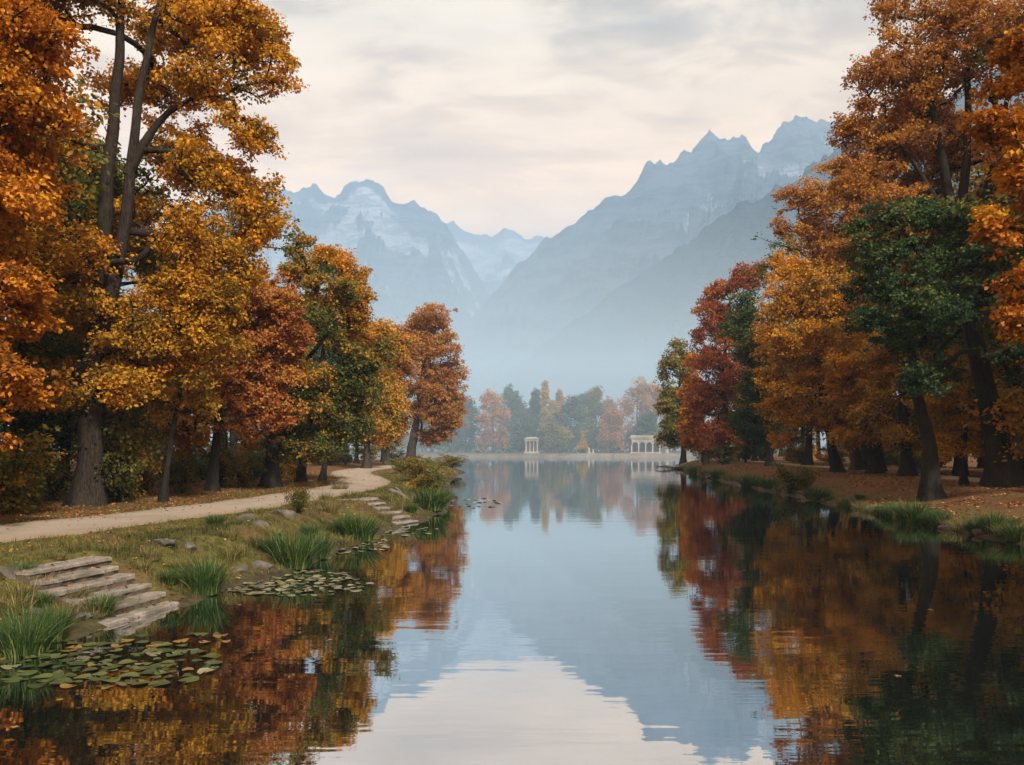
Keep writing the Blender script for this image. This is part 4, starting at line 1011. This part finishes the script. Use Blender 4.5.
# ------------------------------------------------------------------ far shore
YS = 250.6
def fx(px, Y=YS): return (px - CX) / F * Y
qb = MB(); qb.box((fx(400), 249.6, -1.5), (52, 250.2, 1.0)); qb.box((fx(400), 249.5, 1.0), (52, 250.5, 1.16))
tag(link('quay_wall', qb.build('quay_wall'), QUAY), 'low pale stone quay wall along the far shore', 'wall')
def column(mb, x, y, z0, z1, r, mat=0, sides=10):
    mb.box((x - r * 1.5, y - r * 1.5, z0), (x + r * 1.5, y + r * 1.5, z0 + r * .8), mat)
    mb.tube(np.array([(x, y, z0 + r * .8), (x, y, z0 + (z1 - z0) * .4), (x, y, z1 - r * .8)]), [r, r * .98, r * .85], sides, mat)
    mb.box((x - r * 1.45, y - r * 1.45, z1 - r * .8), (x + r * 1.45, y + r * 1.45, z1), mat)
# pavilion
PY = 259; g = gz(fx(531, PY), PY)
pv = empty('pavilion', (fx(531.5, PY), PY, g)); tag(pv, 'small square pale pavilion with corner columns on the far shore', 'pavilion')
hw = 1.95
b = MB(); b.box((-2.3, -2.3, -.3), (2.3, 2.3, .35)); b.box((-2.1, -2.1, .35), (2.1, 2.1, .55)); link('base', b.build('base'), PALE, pv)
for sx_ in (-1, 1):
    for sy_ in (-1, 1):
        b = MB(); column(b, sx_ * 1.7, sy_ * 1.7, .55, 3.75, .26); link('column', b.build('column'), PALE, pv)
for sx_ in (-.55, .55):
    b = MB(); column(b, sx_, -1.72, .55, 3.75, .17); link('column', b.build('column'), PALE, pv)
b = MB(); b.box((-1.35, -1.2, .55), (1.35, 1.4, 3.75)); link('wall', b.build('wall'), SHADE, pv)
b = MB(); b.box((-2.05, -2.05, 3.75), (2.05, 2.05, 4.3)); b.box((-2.35, -2.35, 4.3), (2.35, 2.35, 4.55)); link('cornice', b.build('cornice'), PALE, pv)
b = MB(); b.add([(-2.2, -2.2, 4.55), (2.2, -2.2, 4.55), (2.2, 2.2, 4.55), (-2.2, 2.2, 4.55), (-1.2, -1.2, 5.0), (1.2, -1.2, 5.0), (1.2, 1.2, 5.0), (-1.2, 1.2, 5.0)], [(0, 1, 5, 4), (1, 2, 6, 5), (2, 3, 7, 6), (3, 0, 4, 7), (4, 5, 6, 7)]); link('roof', b.build('roof'), ROOF, pv)
# loggia with four arches
LY = 257; x0, x1 = fx(631, LY), fx(660.5, LY); g = gz((x0 + x1) / 2, LY)
lg = empty('arcade', ((x0 + x1) / 2, LY, g)); tag(lg, 'long pale arcade with four round arches on the far shore', 'arcade')
Wd = x1 - x0; hw = Wd / 2
b = MB(); b.box((-hw - .3, -.35, -.3), (hw + .3, 4.2, .4)); link('base', b.build('base'), PALE, lg)
b = MB(); na = 4; pw = .42; span = (Wd - pw) / na; zs, H = 2.55, 4.25
for k in range(na + 1):
    xc = -hw + pw / 2 + k * span; b.box((xc - pw / 2, 0, .4), (xc + pw / 2, .55, zs))
for k in range(na):
    xa = -hw + pw + k * span; ra = (span - pw) / 2; xc = xa + ra; m = 14
    th = np.linspace(np.pi, 0, m); xs = xc + ra * np.cos(th); zz = zs + ra * np.sin(th)
    xs2 = np.linspace(xa - pw / 2, xa + 2 * ra + pw / 2, m)
    V = np.concatenate([np.stack([xs, xs * 0 + y_, zz], -1) for y_ in (0, .55)] + [np.stack([xs2, xs2 * 0 + y_, xs2 * 0 + H], -1) for y_ in (0, .55)])
    f = []
    for i in range(m - 1):
        f += [(i, i + 1, 2 * m + i + 1, 2 * m + i), (m + i, 3 * m + i, 3 * m + i + 1, m + i + 1), (i, m + i, m + i + 1, i + 1)]
    b.add(V, f)
    b.add([(xa - pw / 2, 0, zs), (xa, 0, zs), (xa - pw / 2, 0, H), (xa + 2 * ra, 0, zs), (xa + 2 * ra + pw / 2, 0, zs), (xa + 2 * ra + pw / 2, 0, H)], [(0, 1, 2), (3, 4, 5)])
link('arch', b.build('arch'), PALE, lg)
b = MB(); b.box((-hw, 3.5, .4), (hw, 4.0, H)); b.box((-hw, .56, .4), (-hw + .3, 3.49, H)); b.box((hw - .3, .56, .4), (hw, 3.49, H)); link('wall', b.build('wall'), SHADE, lg)
b = MB(); b.box((-hw - .15, -.15, H), (hw + .15, 4.1, H + .45)); b.box((-hw - .4, -.4, H + .45), (hw + .4, 4.3, H + .72)); link('cornice', b.build('cornice'), PALE, lg)
b = MB(); b.box((-hw - .1, 0, H + .72), (hw + .1, 4.0, H + 1.2)); link('parapet', b.build('parapet'), PALE, lg)
# small upright features along the quay
def post(px, Y, h, r, label, name='stone_post'):
    x = fx(px, Y); b = MB(); z = gz(x, Y)
    b.box((x - r * 1.6, Y - r * 1.6, z - .2), (x + r * 1.6, Y + r * 1.6, z + h * .25)); b.tube(np.array([(x, Y, z + h * .25), (x, Y, z + h * .55), (x, Y, z + h * .8), (x, Y, z + h)]), [r, r * .85, r * 1.1, r * .35], 10)
    tag(link(name, b.build(name), PALE), label, 'post')
post(667, 250.9, 4.0, .3, 'tall pale stone post beside the arcade on the far quay')
post(589, 252, 1.8, .28, 'small pale urn post beside the yellow cone tree')
post(593, 252.5, 1.4, .28, 'low pale post on the far quay between cone tree and arcade')
def hedge(px0, px1, Y, h, label, seed):
    rng = np.random.default_rng(seed); x0, x1 = fx(px0, Y), fx(px1, Y); mb = MB(); n = int((x1 - x0) * 3)
    C = np.stack([rng.uniform(x0, x1, n), Y + rng.uniform(-.8, .8, n), gz(x0, Y) + h * rng.uniform(.15, .95, n)], -1)
    leaves(mb, C, rng, np.full(n, .7), 26, .38, np.clip(.5 + .15 * rng.normal(size=n), .03, .97))
    tag(link('hedge', mb.build('hedge'), LEAF['green']), label, 'hedge')
hedge(430, 526, 262, 3.0, 'dark clipped hedge on the far shore, running up to the pavilion', 1)
hedge(537, 577, 262, 3.0, 'short dark hedge between the pavilion and the yellow cone tree', 2)
hedge(589, 630, 262, 2.8, 'dark hedge on the far shore before the arcade', 3)
FK = dict(n_leaf=9000, lsize=.75, spread=2.6, r0=.4, minr=.05, crown_from=.1, flat=.8)
def ftree(px, Y, py0, rx, leaf, label, seed, kind='park_tree', py1=450, shape='round', **k):
    rng = np.random.default_rng(seed); h = py1 - py0; lob = []
    if shape == 'round':
        lob = [(px, py0 + h * .22, rx * .62, h * .22), (px - rx * .45, py0 + h * .45, rx * .5, h * .24), (px + rx * .45, py0 + h * .42, rx * .5, h * .26), (px - rx * .3, py0 + h * .72, rx * .55, h * .22), (px + rx * .4, py0 + h * .72, rx * .5, h * .22), (px + rx * rng.uniform(-.4, .4), py0 + h * .12, rx * .35, h * .12), (px - rx * .5, py0 + h * .88, rx * .5, h * .12), (px + rx * .45, py0 + h * .9, rx * .55, h * .12)]
    elif shape == 'column':
        lob = [(px + rng.uniform(-.3, .3), py0 + h * q, rx * (.22 + .78 * math.sin(math.pi * (q * .9) ** .75)), h * .13) for q in (.06, .17, .3, .45, .6, .75, .88)]
    else:
        lob = [(px, py0 + h * q, rx * q * 1.05, h * .16) for q in (.14, .34, .56, .78, .93)]
    kk = dict(FK); kk.update(k)
    return ptree(kind, Y, px, [([(px, 453), (px, py0 + h * .6), (px + .3, py0 + h * .2)], .42, .08)], lob, seed, label, n_spray=110, leaf=leaf, **kk)
ftree(452, 285, 390, 14, 'green', 'hazy dark green tree at the near end of the far tree row', 401)
ftree(466, 290, 393, 15, 'green', 'hazy blue green tree beside the round salmon one', 402)
ftree(493, 276, 392, 19, 'peach', 'big round salmon orange tree on the far shore', 403)
ftree(511, 295, 384, 15, 'green', 'tall dark tree rising behind the salmon tree', 404)
ftree(527, 272, 419, 13, 'green', 'low round blue green tree behind the pavilion', 405)
ftree(520, 300, 398, 11, 'mixed', 'half turned tree between the tall dark one and the poplars', 406)
ftree(536, 296, 391, 7, 'green', 'dark slim tree just before the taller yellow poplar', 407, shape='column')
ftree(545.5, 288, 384, 4.2, 'yellow', 'tallest yellow poplar on the far shore', 408, 'poplar_tree', shape='column', spread=1.5)
ftree(552, 300, 402, 4, 'yellow', 'short yellow poplar between the two tall ones', 409, 'poplar_tree', shape='column', spread=1.5)
ftree(559, 290, 391, 4.2, 'amber', 'second tall poplar, amber coloured', 410, 'poplar_tree', shape='column', spread=1.5)
ftree(554, 270, 424, 17, 'olive', 'low olive tree below the poplars', 411)
ftree(571, 280, 395, 13, 'green', 'dark blue green tree past the poplars', 412)
ftree(585, 300, 392, 12, 'green', 'dark tree between the blue green one and the olive topped one', 413)
ftree(596, 284, 387, 15, 'olive', 'tall olive topped tree in the middle of the far row', 414)
ftree(611, 274, 409, 13, 'peach', 'low tan tree before the olive topped one', 415)
ftree(612, 300, 397, 10, 'peach', 'salmon tree peeping over the low tan one', 416)
ftree(637, 284, 379, 19, 'peach', 'biggest orange tree, behind the arcade', 417)
ftree(656, 292, 383, 15, 'orange', 'orange tree behind the end of the arcade', 418)
ftree(646, 270, 412, 11, 'green', 'dull green tree directly above the arcade roof', 419)
ftree(674, 290, 388, 15, 'amber', 'amber tree half hidden by the last lime tree of the leafy bank', 420)
ftree(582.5, 256, 431, 5.8, 'yellow', 'little yellow cone shaped tree on the far quay', 421, 'cone_tree', py1=452, shape='cone', spread=1.0, lsize=.4, n_leaf=5000)
ftree(431, 300, 398, 14, 'green', 'far bluish tree seen past the lone plane tree', 422)
ftree(412, 310, 402, 16, 'olive', 'far olive tree seen under the lone plane tree', 423)
ftree(385, 300, 404, 18, 'green', 'far dark tree behind the russet beech', 424)
# bench and slab on the leaf covered bank, benches by the lone plane tree
def bench(px, Y, rz, label, mat, L=1.8):
    x = fx(px, Y); z = gz(x, Y); r = empty('bench', (x, Y, z), rz); tag(r, label, 'bench')
    b = MB(); b.box((-L / 2, -.22, .40), (L / 2, .22, .47)); link('seat', b.build('seat'), mat, r)
    b = MB(); b.box((-L / 2, .20, .55), (L / 2, .25, .88)); link('backrest', b.build('backrest'), mat, r)
    for s_ in (-1, 1):
        b = MB(); b.box((s_ * L * .4 - .05, -.18, -.1), (s_ * L * .4 + .05, .18, .397)); b.box((s_ * L * .4 - .04, .181, -.1), (s_ * L * .4 + .04, .197, .88)); link('leg', b.build('leg'), mat, r)
bench(421, 122, .2, 'dark wooden bench near the lone plane tree on the point', WOOD)
bench(443, 107, -.3, 'dark wooden bench near the outer tip of the point', WOOD)
x = fx(690, 118); z = gz(x, 118)
b = MB(); b.add([(x - 1.6, 117.4, z - .2), (x + 1.0, 117.4, z - .2), (x + 1.0, 118.6, z - .2), (x - 1.6, 118.6, z - .2), (x - 1.5, 117.5, z + .35), (x + .9, 117.5, z + 1.0), (x + .9, 118.5, z + 1.0), (x - 1.5, 118.5, z + .35)], [(3, 2, 1, 0), (4, 5, 6, 7), (0, 1, 5, 4), (1, 2, 6, 5), (2, 3, 7, 6), (3, 0, 4, 7)])
o = link('stone_block', b.build('stone_block'), PALE); bevel(o, .06); tag(o, 'pale sloping stone block on the far part of the leaf covered bank', 'stone')
post(700, 117, 1.5, .14, 'slim white stone post beside the pale sloping block')

# ------------------------------------------------------------------ mountains
def rock_mat(name, snow, forest):
    m, nt, out = new_mat(name)
    p = geopos(nt)
    n1 = noise_t(nt, p, 0.012, 8, .62, .3); n2 = noise_t(nt, p, 0.05, 6, .65); n3 = noise_t(nt, p, 0.10, 9, .75)
    rock = ramp(nt, n2, [(0.3, (0.035, 0.045, 0.06)), (0.7, (0.11, 0.125, 0.15))])
    z = N(nt, 'ShaderNodeSeparateXYZ', {0: p}).outputs[2]
    nz = N(nt, 'ShaderNodeSeparateXYZ', {0: N(nt, 'ShaderNodeNewGeometry').outputs['Normal']}).outputs[2]
    if forest is not None:
        zf = mathn(nt, 'ADD', z, mathn(nt, 'MULTIPLY', mathn(nt, 'SUBTRACT', n1, .5), forest * 1.2))
        wood = ramp(nt, n2, [(0.3, (0.035, 0.07, 0.10)), (0.7, (0.07, 0.105, 0.14))])  # forest tinted blue, part of the distance haze put into the colour
        k = N(nt, 'ShaderNodeMapRange', {'Value': zf, 1: forest * .75, 2: forest * 1.1}).outputs[0]
        rock = mixc(nt, k, wood, rock)
    if snow is not None:
        sa = N(nt, 'ShaderNodeAttribute', attribute_name='snow', attribute_type='GEOMETRY').outputs['Fac']
        k = N(nt, 'ShaderNodeMapRange', {'Value': mathn(nt, 'ADD', sa, mathn(nt, 'MULTIPLY', mathn(nt, 'SUBTRACT', n3, .5), 2.2)), 1: .34, 2: .78}).outputs[0]
        rock = mixc(nt, k, rock, (0.55, 0.57, 0.60))
    sta = noise_t(nt, mapping(nt, p, (.012, .012, .05), (.12, .08, 0)), 1.0, 9, .68, .8)
    rock = mixc(nt, ramp(nt, sta, [(0.45, gry(0)), (0.56, gry(.8))]), rock, (0.16, 0.175, 0.20)) if snow is not None else rock
    princ(nt, out, rock, 0.95, bump(nt, mathn(nt, 'ADD', sta, n3), 1.0, 14.0), 0.1)
    return m
def blur(Z, k):
    for _ in range(2):
        w = np.ones(k) / k
        Z = np.apply_along_axis(lambda q: np.convolve(np.pad(q, k // 2, 'edge'), w, 'valid'), 0, Z)
        Z = np.apply_along_axis(lambda q: np.convolve(np.pad(q, k // 2, 'edge'), w, 'valid'), 1, Z)
    return Z
def mountain(ridge, D, W, seed, mat, label, rough=0.3, jag=0.012, spike=0.0, lean=0.0, nxs=620, nys=230, fs=1.0, snow=0.0):
    r = np.array([((px - CX) / F * D, CAMZ + (HZ - py) / F * D) for px, py in ridge])
    x = np.linspace(r[0, 0], r[-1, 0], nxs)
    R = np.interp(x, r[:, 0], r[:, 1])
    k = np.ones(5) / 5; R = np.convolve(np.pad(R, 2, 'edge'), k, 'valid')
    R = R * (1 + jag * (np.clip(ridged(x * 26 / D + seed, x * 0 + seed, 5, .55), .5, 1.6) - 1.1)) + spike * np.abs(noise(x * .35, x * 0 + 4))
    t = np.concatenate([np.linspace(-1, 0, int(nys * .85)), np.linspace(0, 1, int(nys * .2))[1:]])
    X, T = np.meshgrid(x, t)
    Rm = np.interp(X, x, R)
    yr = D + lean * (X - r[:, 0].mean()) + 0.03 * D * noise(X / D * 3.0 + seed, X * 0)
    Y = yr + T * W
    a = np.abs(T)
    # spurs and gullies branch down the fall line, crossed by ledges
    wx = (X + 0.07 * D * fbm(X / D * 6 + seed, Y / D * 6, 4)) / D
    wy = (Y + 0.07 * D * fbm(X / D * 6 - seed, Y / D * 6 + 40, 4)) / D
    rd = ridged(wx * 7 * fs + seed, wy * 6 * fs + seed * 1.7, 7, .58) - 1.45
    rd = np.minimum(rd, .35)
    rd2 = ridged(wx * 17 * fs + 3 * seed, wy * 15 * fs + seed, 5, .55) - 1.4
    fn = fbm(X / D * 90 * fs, Y / D * 90 * fs + seed, 4, .6)
    env = np.clip(a * 3, 0, 1) * (1 - a) ** .5
    kk = np.ones(61) / 61; Rs = np.convolve(np.convolve(np.pad(R, 60, 'edge'), kk, 'valid'), kk, 'valid')
    kk = np.ones(9) / 9; Rq = np.convolve(np.pad(R, 4, 'edge'), kk, 'valid')
    Rsm, Rqm = np.interp(X, x, Rs), np.interp(X, x, Rq)
    H = (Rsm + (Rqm - Rsm) * np.exp(-a * 7) + (Rm - Rqm) * np.exp(-a * 40)) * (1 - a) ** 1.15
    Z = H + Rsm * env * rough * (.55 * rd + .22 * rd2 + .012 * fn)
    Z = np.minimum(Z, CAMZ + (Rqm * .97 - CAMZ) * Y / yr + 400 * np.exp(-a * 60))
    st = Rm.max() * .045
    led = Z + .25 * st * np.sin(2 * np.pi * (Z + .12 * X + 8 * fn) / st) * np.clip(rough * 2 - .3, 0, 1) * env
    Z = np.where(a < .02, Z, led) - 6 * a
    i = np.arange(X.size).reshape(X.shape)
    mb = MB(); mb.add(np.stack([X, Y, Z], -1).reshape(-1, 3), np.stack([i[:-1, :-1], i[:-1, 1:], i[1:, 1:], i[1:, :-1]], -1).reshape(-1, 4), 0, False)
    me = mb.build('mountain')
    if snow:
        c1, c2 = blur(Z, 9) - Z, blur(Z, 31) - Z
        cv = c1 / (np.std(c1) + 1e-9) * .5 + c2 / (np.std(c2) + 1e-9) * .8
        alt = Z / r[:, 1].max()
        sn = sstep(.2, 1.5, cv + .9 * fbm(X / D * 14, Y / D * 14, 4) + (alt - snow) * 5.0) * sstep(snow - .28, snow + .05, alt + .12 * fbm(X / D * 9, Y / D * 9, 3))
        pattr(me, 'snow', sn)
    return tag(link('mountain', me, mat), label, kind='structure')
mountain([(380, 447), (430, 425), (490, 385), (540, 345), (600, 300), (640, 274), (680, 248), (740, 205), (800, 176), (840, 150), (900, 122), (1000, 80), (1150, 70), (1300, 140)], 860, 330, 3,
    rock_mat('mountain_wood_hazed', None, 900), 'near forested mountain shoulder fading into haze', rough=.22, jag=.03, spike=2.4, lean=-.12, fs=1.3)
mountain([(360, 447), (420, 385), (470, 320), (500, 284), (520, 262), (545, 240), (552, 236), (562, 230), (575, 226), (600, 205), (618, 198), (632, 186), (645, 168), (655, 164), (668, 170), (680, 158), (690, 150), (700, 138), (712, 133), (726, 141), (742, 138), (758, 150), (772, 140), (784, 124), (796, 119), (822, 124), (860, 130), (920, 180), (1000, 250), (1100, 360)],
    1320, 560, 8, rock_mat('mountain_rock', 430, 170), 'jagged rocky mountain massif with thin snow gullies', rough=.6, jag=.028, snow=.66)
mountain([(20, 400), (120, 260), (200, 215), (250, 200), (285, 190), (303, 183), (318, 186), (335, 192), (350, 182), (366, 177), (380, 186), (392, 196), (410, 199), (424, 204), (436, 214), (448, 228), (462, 248), (480, 280), (500, 318), (530, 380), (560, 440)],
    1600, 680, 13, rock_mat('mountain_snow', 270, 130), 'snowy mountain massif with broad pale faces', rough=.6, jag=.028, snow=.42)
mountain([(380, 330), (420, 245), (440, 226), (455, 220), (468, 229), (480, 236), (492, 235), (504, 225), (512, 230), (524, 238), (536, 237), (546, 242), (565, 250), (620, 300), (700, 400)],
    2050, 600, 21, rock_mat('mountain_far', 250, 100), 'most distant snowy mountain range in the gap', rough=.55, jag=.028, snow=.45)

# ------------------------------------------------------------------ haze
def vol_mat(name, col, dens, aniso=0.0):
    m, nt, out = new_mat(name)
    v = N(nt, 'ShaderNodeVolumePrincipled', {'Color': (*col, 1), 'Density': dens, 'Anisotropy': aniso})
    nt.links.new(v.outputs[0], out.inputs['Volume'])
    return m
hb = MB(); hb.box((-3600, -600, -3.2), (3600, 3500, 560))
tag(link('haze', hb.build('haze'), vol_mat('haze_air', (0.55, 0.78, 1.0), 0.00024, 0.0)), 'thin blue morning haze filling the valley', kind='stuff')
mb_ = MB(); mb_.box((-900, 205, -2.6), (900, 620, 64))
tag(link('mist', mb_.build('mist'), vol_mat('mist_air', (0.61, 0.82, 1.0), 0.0034, 0.0)), 'low mist bank over the far end of the lake', kind='stuff')

mc_ = MB(); mc_.box((-3500, 560, -2.9), (3500, 3480, 550))
tag(link('mist', mc_.build('mist'), vol_mat('valley_air', (0.44, 0.71, 1.0), 0.00072)), 'blue morning haze hanging in the valley beyond the far shore', kind='stuff')
# ------------------------------------------------------------------ sky, sun, camera
SUN_EL, SUN_AZ = math.radians(36), math.radians(152)   # azimuth clockwise from +y
w = bpy.data.worlds.new('World'); SC.world = w; w.use_nodes = True
nt = w.node_tree; nt.nodes.clear()
out = nt.nodes.new('ShaderNodeOutputWorld')
sky = N(nt, 'ShaderNodeTexSky', sky_type='NISHITA', sun_disc=False, sun_elevation=SUN_EL, sun_rotation=SUN_AZ)
d = N(nt, 'ShaderNodeTexCoord').outputs['Generated']
sx = N(nt, 'ShaderNodeSeparateXYZ', {0: d})
zc = mathn(nt, 'MAXIMUM', sx.outputs[2], 0.0)
den = mathn(nt, 'ADD', zc, 0.16)
pl = N(nt, 'ShaderNodeCombineXYZ', {0: mathn(nt, 'DIVIDE', sx.outputs[0], den), 1: mathn(nt, 'DIVIDE', sx.outputs[1], den), 2: 0.0}).outputs[0]
pm = mapping(nt, pl, (0.75, 1.35, 1), (0, 0, 0.12), (3.1, 1.7, 0))
c1 = noise_t(nt, pm, 1.25, 10, .60, .7)
c2 = noise_t(nt, mapping(nt, pl, (0.9, 2.2, 1), (0, 0, -.1), (7.7, 2.2, 0)), 1.5, 8, .58, .6)
c3 = noise_t(nt, mapping(nt, pl, (1.2, 1.9, 1), (0, 0, .2), (1.3, 9.2, 0)), 3.6, 8, .6, .5)
mx = mathn(nt, 'ADD', mathn(nt, 'MULTIPLY', c1, .62), mathn(nt, 'MULTIPLY', c3, .38))
bright = ramp(nt, mx, [(0.41, (1.9, 1.7, 1.6)), (0.47, (2.8, 2.35, 2.0)), (0.505, (3.9, 3.15, 2.4)), (0.54, (5.4, 4.4, 3.3)), (0.60, (6.2, 5.1, 3.9))])
bright = mixc(nt, ramp(nt, c2, [(0.53, gry(0)), (0.62, gry(.65))]), bright, (5.2, 4.3, 3.4))
hor = ramp(nt, zc, [(0.0, gry(.95)), (0.20, gry(.82)), (0.31, gry(.48)), (0.44, gry(.06))])
warm = mixc(nt, ramp(nt, c2, [(0.36, gry(0)), (0.62, gry(1))]), (12.6, 6.2, 1.6), (18.5, 9.8, 3.1))
cl = mixc(nt, hor, bright, warm)
cov = ramp(nt, c1, [(0.26, gry(.72)), (0.42, gry(1))])
skyc = mixc(nt, cov, sky.outputs[0], cl)
bg = N(nt, 'ShaderNodeBackground', {'Color': skyc, 'Strength': 0.1})
nt.links.new(bg.outputs[0], out.inputs['Surface'])

sl = bpy.data.lights.new('sun', 'SUN'); sl.energy = 3.5; sl.angle = math.radians(5); sl.color = (1.0, .95, .92)
so = bpy.data.objects.new('sun', sl); COL.objects.link(so)
dirv = Vector((math.sin(SUN_AZ) * math.cos(SUN_EL), math.cos(SUN_AZ) * math.cos(SUN_EL), math.sin(SUN_EL)))
so.rotation_euler = dirv.to_track_quat('Z', 'Y').to_euler(); so.location = dirv * 500

cd = bpy.data.cameras.new('camera'); cam = bpy.data.objects.new('camera', cd); COL.objects.link(cam)
cam.location = (0, 0, CAMZ); cam.rotation_euler = (math.radians(90), 0, 0)
cd.sensor_width = 36; cd.lens = 30; cd.shift_y = (HZ - 382.5) / 1024; cd.clip_end = 20000; cd.clip_start = .1
SC.camera = cam
SC.view_settings.view_transform = 'Standard'; SC.view_settings.look = 'None'; SC.view_settings.gamma = 1; SC.view_settings.exposure = 0.93
SC.view_settings.use_curve_mapping = False
c = SC.cycles
c.max_bounces = 8; c.diffuse_bounces = 2; c.glossy_bounces = 3; c.transmission_bounces = 3; c.volume_bounces = 5; c.transparent_max_bounces = 4
c.use_denoising = True; c.caustics_reflective = False; c.caustics_refractive = False
c.sample_clamp_indirect = 4.0
SC.render.film_transparent = False
